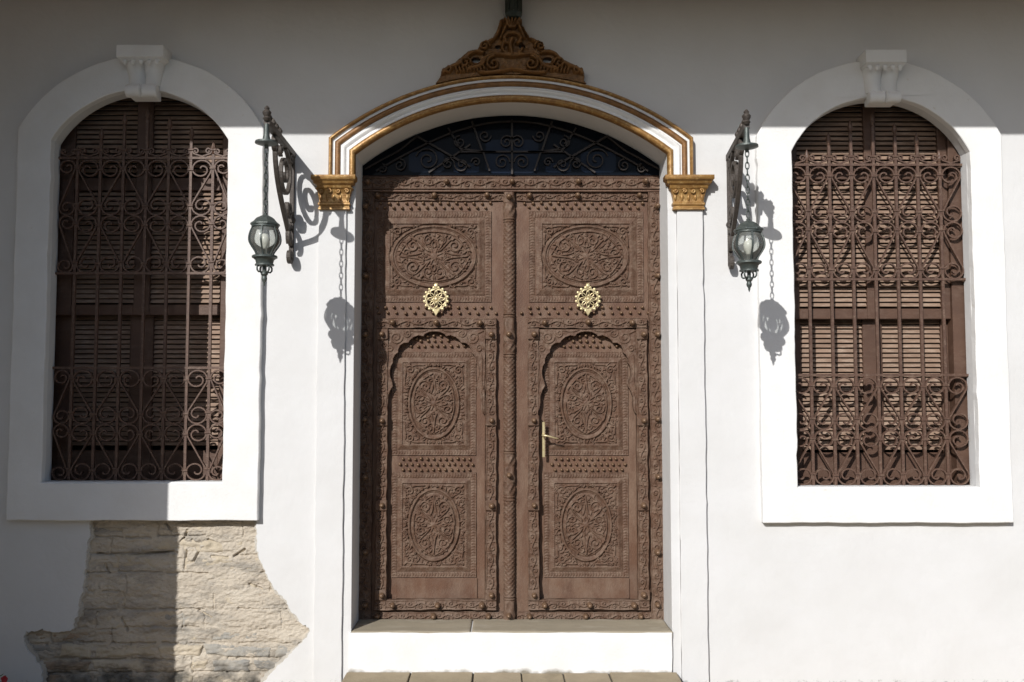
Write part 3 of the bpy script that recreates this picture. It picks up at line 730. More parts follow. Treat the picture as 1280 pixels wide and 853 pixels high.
# fanlight: pane and ironwork
fa = arch(DXL - .02, DXR + .02, zc(219, YF), DZS, DZT + .03, 40)
YG = .268
b = MB(); b.prism([[(p[0], p[1]) for p in fa]], YG, YG + .008); b.obj('pane', M['glass'], dfr)
blue = simple("painted_gleam", (0.014, 0.019, 0.030), 0.2, spec=0.05, var=(0.012, 0.02, 0.04), vscale=7)
for cpx, cpy, ax_, ay_ in ((533, 203, 22, 13), (748, 203, 22, 13), (640, 196, 33, 21), (583, 210, 16, 6), (698, 210, 16, 6)):  # bluish gleam on the fanlight, painted as thin tinted patches over the pane
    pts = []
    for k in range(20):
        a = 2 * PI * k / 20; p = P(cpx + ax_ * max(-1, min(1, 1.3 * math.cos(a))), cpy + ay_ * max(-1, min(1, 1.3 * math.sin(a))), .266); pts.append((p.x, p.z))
    MB().prism([pts[::-1]], .2645, .2675).obj('gleam_patch', blue, dfr)
def FP(px, py): p = P(px, py, .254); return (p.x, p.z)
def fbar(pts, wd=.012, nm='bar'): MB().strap([FP(*p) for p in pts], wd, .246, .262).obj(nm, M['iron_dark'], dfr)
for s_ in (0, 1):
    mm = (lambda p: (1280 - p[0], p[1])) if s_ else (lambda p: p)
    fbar([mm(p) for p in [(520, 170), (588, 209)]]); fbar([mm(p) for p in [(588, 181), (536, 216)]], .01); fbar([mm(p) for p in [(590, 152), (603, 190), (620, 190)]])
    fbar([mm(p) for p in [(604, 190), (612, 214)]], .010); fbar([mm(p) for p in [(456, 212), (500, 188), (520, 172)]], .010); fbar([mm(p) for p in [(560, 160), (575, 186), (604, 190)]], .010)
    for cx_, cy_, rr, a0, tn, d_ in ((534.5, 200, 15, PI * .9, 1.7, -1), (627.5, 203, 10, 0, 1.6, 1), (633, 178, 9, 0, 1.6, 1), (577, 206, 9, PI, 1.5, 1), (575, 178, 8, PI / 2, 1.5, 1), (500, 207, 8, PI / 2, 1.5, -1), (478, 211, 6, PI / 2, 1.4, -1), (606, 170, 8, 0, 1.4, -1), (560, 205, 8, 0, 1.5, 1), (595, 203, 6, PI, 1.4, -1)):
        fbar([mm((cx_ + q[0], cy_ - q[1])) for q in spiral(0, 0, rr, a0, tn, d_, .15)], .007, 'scroll')
    fbar([mm((470 + 17 * k, 214 - 62 * math.sin(PI * (k + .0) / 20))) for k in range(0, 11)], .010)
fbar([(640, 150), (640, 218)]); fbar([(575, 190), (705, 190)], .010)

# stud and boss meshes (shared)
def dome(r_, h, m, nm):
    prof = [(r_, -.002), (r_, .0015), (r_ * .93, h * .40), (r_ * .75, h * .74), (r_ * .42, h * .95), (r_ * .1, h)]
    me, c = MB().lathe(prof, (0, 0, 0), 10, 'y').mesh(nm, m, 0, 'all'); return me, c
STUD, sc_ = dome(.0112, .030, M['stud'], 'stud'); BOSS, bc_ = dome(.0185, .046, M['stud'], 'boss')
def stud(px, py, y, parent, big=False):
    p = P(px, py, y)
    o = place('boss' if big else 'stud', BOSS if big else STUD, (p.x + random.uniform(-.0015, .0015), y - (.012 if big else .007), p.z + random.uniform(-.0015, .0015)), parent)
    sc0 = random.uniform(.9, 1.1); o.scale = (sc0, sc0, sc0); return o
for px in (460, 558, 640, 723, 807): stud(px, 227, YF - .012, dfr, True)
for py in (258, 345, 418, 524, 596, 690, 756): stud(822, py, YF + .002, dfr, True); stud(457, py, YF + .002, dfr, True)

def upper_panel(seed): return oval_panel(144 / S * 1.053, 115 / S * 1.053, 9 / S, 8.5 / S, False, seed).mesh('carved_panel', M['carving'], .012)
def wicket_panel(seed): return oval_panel(105 / S * 1.053, 129 / S * 1.053, 7.6 / S, 6.6 / S, True, seed).mesh('carved_panel', M['carving'], .012)
K = 1 / S

def spandrel_mesh():
    """multifoil arch board in front of the wicket; centred on the crown, px units about (733, 470)"""
    half = [(0, 415), (6, 415.3), (12, 418), (14, 421), (20, 419.8), (26, 422), (31, 426), (32.5, 429), (38, 429), (43, 432.5), (45.5, 438), (45.2, 441), (49, 444), (51.5, 449), (51.5, 454), (54, 458), (55.5, 464), (55, 470), (52.5, 477), (51.5, 483), (55, 489), (57.5, 496), (57.5, 504), (58.5, 511), (60.5, 517)]
    c = P(733, 470, .28)
    L = lambda a, b: (P(733 + a, b, .28).x - c.x, P(733 + a, b, .28).z - c.z)
    ins = [L(-a, b) for a, b in half[::-1]] + [L(a, b) for a, b in half[1:]]
    poly = [L(-62.5, 519), L(-62.5, 411.5), L(63.5, 411.5), L(63.5, 519)] + ins[::-1]
    x0, x1 = L(-62.5, 470)[0], L(63.5, 470)[0]; z0, z1 = L(0, 519)[1], L(0, 411.5)[1]
    cx, cz = (x0 + x1) / 2, (z0 + z1) / 2
    r_ = Relief(x1 - x0, z1 - z0, .0026); r_.mask = inpoly(r_.Xg + cx, r_.Zg + cz, poly)
    r_.H[:] = .004
    io = [(p[0] - cx, p[1] - cz) for p in ins]
    r_.stroke([(p[0], p[1] + .004) for p in io], .008, .005, base=.003)
    M2 = lambda a, b: (L(a, b)[0] - cx, L(a, b)[1] - cz)
    for sx in (1, -1):
        def st(pts, w=.006, h=.009, w1=None): r_.stroke([M2(sx * p[0], p[1]) for p in pts], w, h, w1, base=.002)
        st([(48 + q[0], 422 - q[1]) for q in spiral(0, 0, 8, PI, 1.5, 1, .2)]); st([(34 + q[0], 417 - q[1]) for q in spiral(0, 0, 5, 0, 1.4, -1, .2)], w=.005)
        st([(56 + q[0], 436 - q[1]) for q in spiral(0, 0, 5, 0, 1.4, 1, .2)], w=.005); st(bez((58, 444), (62, 456), (56, 470), (61, 486)), w=.005); st(bez((58, 490), (62, 498), (59, 508), (61, 516)), w=.004)
        st(bez((10, 413), (20, 416), (26, 414), (32, 413)), w=.005); st([(60, 414), (54, 417)], w=.006)
    r_.rough(.003, .02, 77); r_.rough(.0015, .007, 78)
    me = r_.mesh('spandrel', M['carving'], .034)
    return me, Vector((c.x + cx, 0, c.z + cz))
SPM, SPC = spandrel_mesh()

def make_leaf(dx, label, xa, xb, right):
    """dx: pixel offset of the carved content from the right leaf's pixels; xa..xb leaf edges in pixels"""
    off = dx
    t = thing('door_leaf', label, 'door', (xc((xa + xb) / 2, 776, YB), YB, zthr), 'leaves of the carved double door')
    x0, x1 = xc(xa, 500), xc(xb, 500)
    zt = zc(240.0)
    # wicket opening in the board
    wx0, wx1 = xc(673.2 + off, 590), xc(797 + off, 590); wz0, wz1 = zc(750.5), zc(411)
    b = MB(); b.prism([[(x0, zthr), (x0, zt), (x1, zt), (x1, zthr)], [(wx0, wz0), (wx0, wz1), (wx1, wz1), (wx1, wz0)]], YB, YB + .05, True)
    b.obj('board', M['door'], t)
    # carved top strip and bottom rail
    strip('top_rail', x0 + .004, x1 - .004, zc(251.8), zc(240.8), YB - .014, t, .016, 50 + right)
    strip('bottom_rail', x0 + .004, x1 - .004, zthr + .002, zc(764.5), YB - .014, t, .016, 60 + right)
    # upper carved oval panel
    p = P(732.6 + off, 321, YB); place('carved_panel', upper_panel(31 + right * 7), (p.x, YB - .001, p.z), t)
    # wicket framing
    fx0, fx1 = xc(660 + off, 590, YF), xc(810.5 + off, 590, YF)
    sx0, sx1 = xc(673.6 + off, 590, YF), xc(797 + off, 590, YF)
    zt1, zt0 = zc(397.5, YF), zc(410.5, YF); zb1, zb0 = zc(750, YF), zc(763, YF)
    strip('frame_rail', fx0, fx1, zt0, zt1, YF, t, .032, 70 + right); strip('frame_rail', fx0, fx1, zb0, zb1, YF, t, .032, 72 + right)
    strip('frame_stile', fx0, sx0, zb1 + .001, zt0 - .001, YF + .002, t, .032, 74 + right); strip('frame_stile', sx1, fx1, zb1 + .001, zt0 - .001, YF + .002, t, .032, 76 + right)
    # blocks on the stiles round the bosses
    for py in (418, 526, 632, 744):
        for sx_, ex_ in ((fx0, sx0), (sx1, fx1)):
            MB().box(sx_ - .002, ex_ + .002, YF - .010, YF + .02, zc(py + 6.5, YF), zc(py - 6.5, YF)).obj('stile_block', M['carving'], t, bevel=.004)
    # scalloped arch board
    place('spandrel', SPM, (SPC.x + X(off + CX, 470, .28), .279, SPC.z), t)
    # wicket door (part) with its own carvings
    b = MB(); b.box(wx0 + .003, wx1 - .003, YW, YW + .035, wz0 + .003, wz1 - .003)
    wd = b.obj('wicket_door', M['door'], t, bevel=.002)
    for py in (504.5, 656):
        p = P(732.5 + off, py, YW); place('carved_panel', wicket_panel(int(py) + right * 9), (p.x, YW - .001, p.z), wd)
    # plain bottom panel
    px0, px1 = xc(685 + off, 735, YW), xc(787 + off, 735, YW)
    MB().box(px0, px1, YW - .008, YW + .005, zc(748.5, YW), zc(722.5, YW)).obj('plain_panel', M['door'], wd, bevel=.004)
    # small studs
    def row(n, xs, xe, py, y, par):
        for k in range(n): stud(xs + (xe - xs) * k / (n - 1) + off + random.uniform(-.3, .3), py + random.uniform(-.4, .4), y, par)
    row(15, 656, 803, 254.6, YB, t); row(14, 661.5, 797, 260.2, YB, t)
    row(15, 662, 803, 384.6, YB, t); row(15, 652, 810, 391.6, YB, t)
    for px in (724.4, 732.2, 741.6, 755.5, 711): stud(px + off, 420.3 if px != 711 else 423.5, YW - .001, wd)
    row(5, 716.5, 750, 426.6, YW, wd); row(9, 704.4, 770, 432.9, YW, wd)
    row(12, 694, 777, 573.8, YW, wd); row(13, 690, 781, 580.6, YW, wd); row(12, 694, 777, 587.4, YW, wd)
    # large bosses
    for px, py in ((681, 403.5), (735.5, 403), (790, 403.5), (680.5, 757), (737, 757), (792.5, 757)): stud(px + off, py, YF - .008, t, True)
    for px in (667.5, 804.5):
        for py in (418, 526, 632, 744): stud(px + off, py, YF - .010, t, True)
    for px in (662, 722 if right else 733, 799): stud(px + off, 244.5, YB - .020, t, True)
    for px in (662, 732, 801): stud(px + off, 770.5, YB - .020, t, True)
    # pierced brass knocker
    kc = P(735 + off, 374, .262); ky = YB - .035
    r0 = 14.2 * K
    b = MB().lathe([(r0 - .0045, -.003), (r0 - .0045, .004), (r0 + .002, .004), (r0 + .002, -.003)], (kc.x, ky, kc.z), 28, 'y')
    b = MB(); b.rings([[(kc.x + q * math.cos(a), ky + yy, kc.z + q * math.sin(a)) for q, yy in ((r0 - .006, .003), (r0 - .006, -.003), (r0 + .002, -.003), (r0 + .002, .003))] for a in np.linspace(0, 2 * PI, 29)], False, False)
    kn = b.obj('knocker', M['brass'], t, label='pierced round brass knocker')
    for k in range(16):
        a = 2 * PI * (k + .5) / 16
        MB().lathe([(.0095, -.003), (.0095, .002), (.006, .005), (.001, .006)], (kc.x + (r0 + .006) * math.cos(a), ky, kc.z + (r0 + .006) * math.sin(a)), 8, 'y').obj('lobe', M['brass'], kn, smooth=True)
    for k in range(8):
        a = 2 * PI * k / 8 + PI / 8; rr = r0 * .56
        cxk, czk = kc.x + rr * math.cos(a), kc.z + rr * math.sin(a)
        MB().tube([(cxk + .34 * r0 * math.cos(q), ky - .001, czk + .34 * r0 * math.sin(q)) for q in np.linspace(0, 2 * PI, 15)], .0034, 6).obj('loop', M['brass'], kn, smooth='all')
    MB().lathe([(.012, -.003), (.012, .003), (.008, .008), (.001, .009)], (kc.x, ky, kc.z), 12, 'y').obj('rosette', M['brass'], kn, smooth=True)
    dz = -r0 - .004
    b = MB(); b.prism([[(kc.x - .014, kc.z + dz + .006), (kc.x + .014, kc.z + dz + .006), (kc.x + .017, kc.z + dz - .008), (kc.x + .008, kc.z + dz - .022), (kc.x, kc.z + dz - .036), (kc.x - .008, kc.z + dz - .022), (kc.x - .017, kc.z + dz - .008)]], ky - .006, ky + .003, True); b.obj('drop', M['brass'], kn, bevel=.003)
    MB().lathe([(.014, -.040), (.014, .002), (.010, .009), (.001, .011)], (kc.x, ky - .001, kc.z + r0 + .014), 10, 'y').obj('pivot', M['brass'], kn, smooth=True)
    MB().box(kc.x - .012, kc.x + .012, ky - .006, ky + .004, kc.z + r0 - .006, kc.z + r0 + .032).obj('hinge', M['brass'], kn, bevel=.004)
    return t, wd
leafR, wdR = make_leaf(0, 'right leaf of the carved door, with the brass lever handle', 645.2, 812.3, 1)
leafL, wdL = make_leaf(-190, 'left leaf of the carved door, its outer edge in shadow and no handle', 465.8, 644.8, 0)
# lever handle on the right wicket
hp = P(679.3, 549.5, YW - .03); hy = YF - .004
b = MB(); b.box(hp.x - .0085, hp.x + .0085, hy - .003, hy + .006, zc(572, YF), zc(527.5, YF)); hd = b.obj('handle', M['brass'], leafR, bevel=.003, label='brass lever handle on a tall back plate')
MB().lathe([(.009, -.01), (.009, .035), (.006, .038)], (hp.x, hy, zc(544.5, YF)), 10, 'y').obj('spindle', M['brass'], hd, smooth=True)
MB().tube([(hp.x - .012, hy - .036, zc(544, YF)), (hp.x + .02, hy - .040, zc(544.8, YF)), (hp.x + .06, hy - .038, zc(547, YF)), (hp.x + .088, hy - .034, zc(548.5, YF))],   .0065, 8, lambda t: 1 - .3 * t).obj('lever', M['brass'], hd, smooth='all')
# centre post on the left leaf
def post():
    x = X(636.5, 500, YF); r0 = 7.4 / S
    secs = []                                            # (py0, py1, kind)
    secs = [(240.5, 254, 'b'), (254, 272, 'v'), (272, 279, 'r'), (279, 391, 's'), (391, 398, 'r'), (398, 428, 'b'), (428, 441, 'v'), (441, 448, 'r'), (448, 562, 's'), (562, 569, 'r'), (569, 584, 'v'), (584, 604, 'b'), (604, 620, 'v'), (620, 628, 'r'), (628, 745, 's'), (745, 752, 'r'), (752, 776, 'b')]
    pt = None
    nA = 15; rows = []
    z_of = lambda py: zc(py, YF)
    yc0 = YF + .028
    for y0, y1, kd in secs:
        n_ = max(3, int((y1 - y0) / S / .0035))
        for i in range(n_):
            t = (i + .5) / n_; z = z_of(y0 + (y1 - y0) * (i + (0.02 if i == 0 else 0)) / n_)
            ring = []
            for k in range(nA):
                a = PI + PI * k / (nA - 1)
                ca, sa = math.cos(a), math.sin(a)
                if kd == 's': rr = r0 * (.84 + .07 * math.sin(PI * t)) + .0065 * abs(math.sin(i * .42 + (k // 2 % 2) * PI / 2))
                elif kd == 'r': rr = r0 * (.88 + .2 * abs(math.sin(PI * t * 2)))
                elif kd == 'v': rr = r0 * (.98 + .07 * math.sin(PI * t)) + .004 * math.sin(a * 6 + t * 7) * math.sin(PI * t)
                else: rr = r0 * min(1.12, 1.0 / max(abs(ca), abs(sa), .1) * .98) + .0035 * math.sin(a * 5) * math.sin(PI * t * 2)
                ring.append((x + rr * ca, yc0 + rr * sa * 1.15, z))
            ring.append((x + r0 * .9, YB + .004, z)); ring.insert(0, (x - r0 * .9, YB + .004, z))
            rows.append(ring)
    b = MB(); b.rings(rows); po = b.obj('centre_post', M['carving'], leafL, smooth=True)
    for py in (246, 418, 594, 773): stud(636.2, py if py != 773 else 770, YF - .015, leafL, True)
post()

# ================================================================== WINDOWS: grilles and shutters
def scroll_path(w_, h_, rr):
    """S scroll: upper curl, diagonal, lower curl; symmetric about its centre"""
    ry = rr * .93; zt = h_ / 2 - ry; up = []
    for i in range(27):
        t = i / 26; a = R(-330 + 535 * t); q = min(1, .16 + .84 * max(0, t / .60))
        up.append((rr * q * math.cos(a), zt + ry * q * math.sin(a)))
    return up + [(-p[0], -p[1]) for p in up[::-1]]
def crest_path(w_, rr):
    l = [(-w_ * .27 + p[0], rr * 1.15 + p[1]) for p in spiral(0, 0, rr, PI * 1.25, 1.25, -1, .22, 18)][::-1]
    return l + [(-w_ * .30 + 0, 0.001)] [:0] + [(-w_ * .12, -rr * .15), (0, -rr * .4), (w_ * .12, -rr * .15)] + [(-p[0], p[1]) for p in l[::-1]]
def grille(label, IN, bars, y_rails, y_bot, ytops, ydep, lmir):
    """bars: px of each upright at mid height; y_rails: crest rail, middle-upper rail, lower rail"""
    ym = 400
    xs = [X(b_, ym, ydep) for b_ in bars]
    t = thing('window_grille', label, 'window grille', ((IN[0] + IN[1]) / 2, ydep, IN[2]), 'wrought iron window grilles')
    z0 = IN[2] + .006; zr = [Z(y, ydep) for y in y_rails]
    xl, xr = IN[0], IN[1]
    arcz = lambda x: (lambda a, h, r_: IN[4] - r_ + math.sqrt(max(0, r_ * r_ - (x - (xl + xr) / 2)**2)))((xr - xl) / 2, IN[4] - IN[3], ((((xr - xl) / 2)**2 + (IN[4] - IN[3])**2) / (2 * (IN[4] - IN[3]))))
    bw = .0162
    for i, x in enumerate(xs):
        zt = Z(ytops[i], ydep); zt -= .085
        MB().box(x - bw / 2, x + bw / 2, ydep - bw / 2, ydep + bw / 2, z0, zt).obj('bar', M['iron'], t)
        MB().lathe([(.008, 0), (.012, .006), (.007, .012), (.016, .03), (.017, .038), (.010, .062), (.001, .085)], (x, ydep, zt), 8).obj('spear_head', M['iron'], t, smooth=True)
    for z in zr:
        MB().box(xl + .001, xr - .001, ydep - .010, ydep + .006, z - .007, z + .007).obj('rail', M['iron'], t)
    edges = [xl + .004] + xs + [xr - .004]
    pitch = float(np.mean(np.diff(xs)))
    tiers = [(zr[0] - .012, (zr[0] + zr[1]) / 2), ((zr[0] + zr[1]) / 2, zr[1] - .0), (zr[2] - .012, (zr[2] + z0) / 2), ((zr[2] + z0) / 2, z0)]
    cache = {}
    def get(kind, w_, h_, mir):
        key = (kind, round(w_, 3), round(h_, 3), mir)
        if key not in cache:
            if kind == 's':
                rr = min((w_ - bw) / 2 * .95, h_ * .25); pts = scroll_path(w_, h_ - .006, rr)
            else: pts = crest_path(w_, .020 * w_ / .13)
            if mir: pts = [(-p[0], p[1]) for p in pts]
            b_ = MB(); b_.strap(pts, .0082, -.011, .008); me, c = b_.mesh('scroll', M['iron']); cache[key] = (me, c)
        return cache[key]
    COLM = MB().box(-.019, .019, -.013, .013, -.006, .006).mesh('collar', M['iron'], .002)[0]
    for bi in range(len(edges) - 1):
        a, b_ = edges[bi], edges[bi + 1]; w_ = b_ - a
        if w_ < .05: continue
        wq = pitch if (w_ > pitch * .85) else w_
        xm = (a + b_) / 2
        if bi == 0: xm = b_ - wq / 2
        if bi == len(edges) - 2: xm = a + wq / 2
        for ti, (za, zb) in enumerate(tiers):
            mir = (bi + ti + lmir) % 2 == 0
            me, c = get('s', wq, za - zb, mir)
            place('scroll', me, (xm + c.x + random.uniform(-.0015, .0015), ydep - .0012 * (bi % 2), (za + zb) / 2 + c.z), t)
        me, c = get('c', wq, 0, False)
        place('crest_scroll', me, (xm + c.x, ydep, zr[0] + .018 + c.z), t)
    for i, x in enumerate(xs):
        for ti, (za, zb) in enumerate(tiers):
            rr = (pitch - bw) / 2
            place('collar', COLM, (x, ydep - .001, za - rr * (1.0 if i % 2 else .85)), t); place('collar', COLM, (x, ydep - .001, zb + rr * (1.0 if i % 2 else 1.15)), t)
        place('collar', COLM, (x, ydep - .001, zr[0] + .05), t)
    return t
YGR = 0.060
grille('brown scrolled iron grille, mostly in shade, in the left window', WL_IN, [92, 121, 150, 179, 207, 235, 263], [198, 342, 460], 603, [184, 160, 141, 133, 146, 158, 176], YGR, 0)
grille('sunlit brown scrolled iron grille in the right window', WR_IN, [1012.5, 1040.2, 1068, 1096, 1124, 1151.5, 1179.5], [206.5, 349.5, 469], 608, [187, 165, 150, 141, 153, 166, 188], YGR, 1)

def shutters(label, IN, px, yu, ysplit, ylow, dep_u, dep_l):
    """px: left slat column (x0,x1), right slat column (x0,x1), outer right stile; rows of louvres above and below a split"""
    t = thing('window_shutter', label, 'shutters', ((IN[0] + IN[1]) / 2, dep_u, IN[2]), 'louvred window shutters')
    (a0, a1), (b0, b1), r1 = px
    l_edge, r_edge = IN[0] - .05, IN[1] + .06
    fm = M['shutter']
    def bx(nm, x0, x1, y0, y1, z0, z1, m=fm): return MB().box(x0, x1, y0, y1, z0, z1).obj(nm, m, t, bevel=.003)
    def col(cols, dep, ztop, zbot, pitch):
        n = int((ztop - zbot) / pitch)
        for x0, x1 in cols:
            L = x1 - x0 - .002; th = R(27); hw = pitch * .50
            b_ = MB(); q = [(-hw * math.sin(th), -hw * math.cos(th)), (hw * math.sin(th), hw * math.cos(th))]
            # slat: thin board, upper edge back, lower edge forward
            dy, dz = hw * math.sin(th) * 1.15, hw * .74; tk = .0035
            rs = [[(sx * L / 2, -dy - tk * .5, -dz), (sx * L / 2, -dy + tk, -dz - tk * .6), (sx * L / 2, dy + tk, dz - tk * .6), (sx * L / 2, dy - tk * .5, dz)] for sx in (-1, 1)]
            b_.rings(rs); me, c = b_.mesh('slat', M['slat'])
            for k in range(n):
                o = place('slat', me, ((x0 + x1) / 2, dep + .022 + random.uniform(-.001, .001), ztop - pitch * (k + .5)), t)
                o.rotation_euler = (random.uniform(-.05, .05), random.uniform(-.003, .003), 0)
    ax0, ax1, bx0_, bx1_ = X(a0, 400, dep_u), X(a1, 400, dep_u), X(b0, 400, dep_u), X(b1, 400, dep_u); rx = X(r1, 400, dep_u)
    zu, zs1, zs0 = Z(yu, dep_u), Z(ysplit[0], dep_u), Z(ysplit[1], dep_u)
    ztop = IN[4] + .08
    # upper leaves
    bx('stile', l_edge, ax0, dep_u, dep_u + .045, zs0, ztop); bx('stile', bx1_, rx, dep_u, dep_u + .045, zs0, ztop)
    bx('stile', ax1, bx0_, dep_u, dep_u + .045, zs0, ztop)
    bx('rail', ax0, ax1, dep_u, dep_u + .04, zs0, zs1); bx('rail', bx0_, bx1_, dep_u, dep_u + .04, zs0, zs1)
    bx('rail', ax0, bx1_, dep_u + .001, dep_u + .04, ztop - .06, ztop) if False else None
    # the plain frame post on the right
    bx('frame_post', rx + .001, r_edge, dep_u - .02, dep_u + .06, IN[2] - .03, ztop)
    zrow = Z(yu, dep_u)
    bx('rail', ax0, ax1, dep_u, dep_u + .04, zrow - .002, zrow + .075); bx('rail', bx0_, bx1_, dep_u, dep_u + .04, zrow - .002, zrow + .075)
    col([(ax0, ax1), (bx0_, bx1_)], dep_u, zrow - .004, zs1 + .002, 6.35 / S)
    col([(ax0, ax1), (bx0_, bx1_)], dep_u, ztop, zrow + .08, 6.35 / S)
    # lower leaves, set back
    c0, c1, d0, d1 = X(a0 + 2, 480, dep_l), X(a1 - 5, 480, dep_l), X(b0 + 4, 480, dep_l), X(b1, 480, dep_l)
    zl1, zl0 = Z(ysplit[1] + .5, dep_l) + .06, Z(ylow, dep_l)
    zb = IN[2] - .03
    bx('stile', l_edge, c0, dep_l, dep_l + .04, zb, zl1); bx('stile', c1, d0, dep_l, dep_l + .045, zb, zl1); bx('stile', d1, X(r1, 480, dep_l) + .03, dep_l + .002, dep_l + .04, zb, zl1)
    bx('rail', c0, c1, dep_l, dep_l + .04, zb, zl0); bx('rail', d0, d1, dep_l, dep_l + .04, zb, zl0)
    col([(c0, c1), (d0, d1)], dep_l, zl1, zl0 + .002, 6.25 / S)
    # dark lining behind the louvres
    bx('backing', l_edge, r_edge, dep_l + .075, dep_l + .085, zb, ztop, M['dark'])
    return t
shutters('brown louvred shutters behind the left grille, mostly in shade', WL_IN, ((88, 166), (186, 274), 276), 238, (381, 394), 563, 0.125, 0.178)
shutters('brown louvred shutters behind the sunlit right grille', WR_IN, ((1000, 1085), (1100, 1178), 1189), 224, (386, 399), 566, 0.112, 0.164)

# ================================================================== LANTERNS AND BRACKETS
def bracket(px_root, ytop, ybot, label, reach, yaw=0.0):
    xr = X(px_root, 260, 0); zt, zb = Z(ytop), Z(ybot)
    t = thing('lantern_bracket', label, 'wall bracket', (xr, 0, zb), 'scrolled lantern brackets')
    tw = .024                                            # bracket thickness across x
    def sw(pts, wd, nm, tk=tw):
        """strap in the bracket's own plane: pts = (distance from wall, z)"""
        rs = []; q = [Vector(p) for p in pts]
        for i, p in enumerate(q):
            d = (q[min(i + 1, len(q) - 1)] - q[max(i - 1, 0)]).normalized(); n_ = Vector((-d.y, d.x)) * wd / 2
            a, b_ = p + n_, p - n_
            rs.append([(xr - tk / 2, -a.x, a.y), (xr - tk / 2, -b_.x, b_.y), (xr + tk / 2, -b_.x, b_.y), (xr + tk / 2, -a.x, a.y)])
        return MB().rings(rs).obj(nm, M['bracket'], t, bevel=.002)
    H_ = zt - zb; rise = .012
    sw([(.012, zb), (.012, zt + .01)], .024, 'back_bar', .026)
    sw([(0.0, zt), (reach * .5, zt + rise * .5), (reach, zt + rise)], .036, 'arm', .032)
    sw(bez((reach * .70, zt + rise * .6), (reach * .78, zt - H_ * .42), (reach * .25, zt - H_ * .62), (.03, zb + H_ * .14), 20), .026, 'brace')
    sw([(.055 + p[0], zb + .0 + p[1]) for p in spiral(0, .02, .046, PI * .75, 1.25, 1, .25, 22)], .020, 'tail_curl')
    sw([(reach * .33 + p[0], zt - .160 + p[1]) for p in spiral(0, 0, .145, PI * .5, 1.75, 1, .16, 36)], .019, 'scroll')
    sw([(reach * .15 + p[0], zt - H_ * .55 + p[1]) for p in spiral(0, 0, .055, PI * .2, 1.5, -1, .18, 26)], .018, 'scroll')
    sw([(reach * .70 + p[0], zt - H_ * .09 + p[1]) for p in spiral(0, 0, .045, PI * .5, 1.4, -1, .2, 24)], .018, 'scroll')
    sw([(reach * .50 + p[0], zt - .055 + p[1]) for p in spiral(0, 0, .030, PI * 1.4, 1.2, 1, .25, 18)], .014, 'scroll')
    sw([(reach * .10 + p[0], zt - .045 + p[1]) for p in spiral(0, 0, .034, 0, 1.2, 1, .25, 18)], .014, 'scroll')
    sw(bez((.02, zt - H_ * .70), (.10, zt - H_ * .66), (.14, zt - H_ * .78), (.09, zt - H_ * .86), 12), .020, 'leaf')
    for k in range(4):                                   # leaf cresting along the arm
        u = reach * (.55 + .12 * k); z = zt + rise * u / reach + .016
        MB().lathe([(.004, 0), (.015, .012), (.017, .022), (.010, .036), (.001, .046)], (xr, -u, z), 8).obj('leaf_knob', M['bracket'], t, smooth=True)
    ze = zt + rise
    MB().lathe([(.012, -.01), (.022, .004), (.014, .014), (.022, .028), (.024, .038), (.012, .050), (.015, .058), (.008, .068), (.001, .074)], (xr, -reach, ze + .014), 10).obj('finial', M['bracket'], t, smooth=True)
    MB().lathe([(.012, .0), (.016, -.06), (.022, -.085), (.058, -.093), (.060, -.103), (.040, -.110), (.012, -.116), (.008, -.13)], (xr, -reach, ze - .012), 18).obj('hanger_disc', M['lantern'], t, smooth=True)
    b = MB(); b.tube([(xr, -.03 - .0, zt - H_ * .62), (xr, .004, zt - H_ * .62)], .022, 8).obj('fixing_boss', M['bracket'], t, bevel=.003)
    t.rotation_euler = (0, 0, yaw)
    return xr + reach * math.sin(yaw), ze - .14
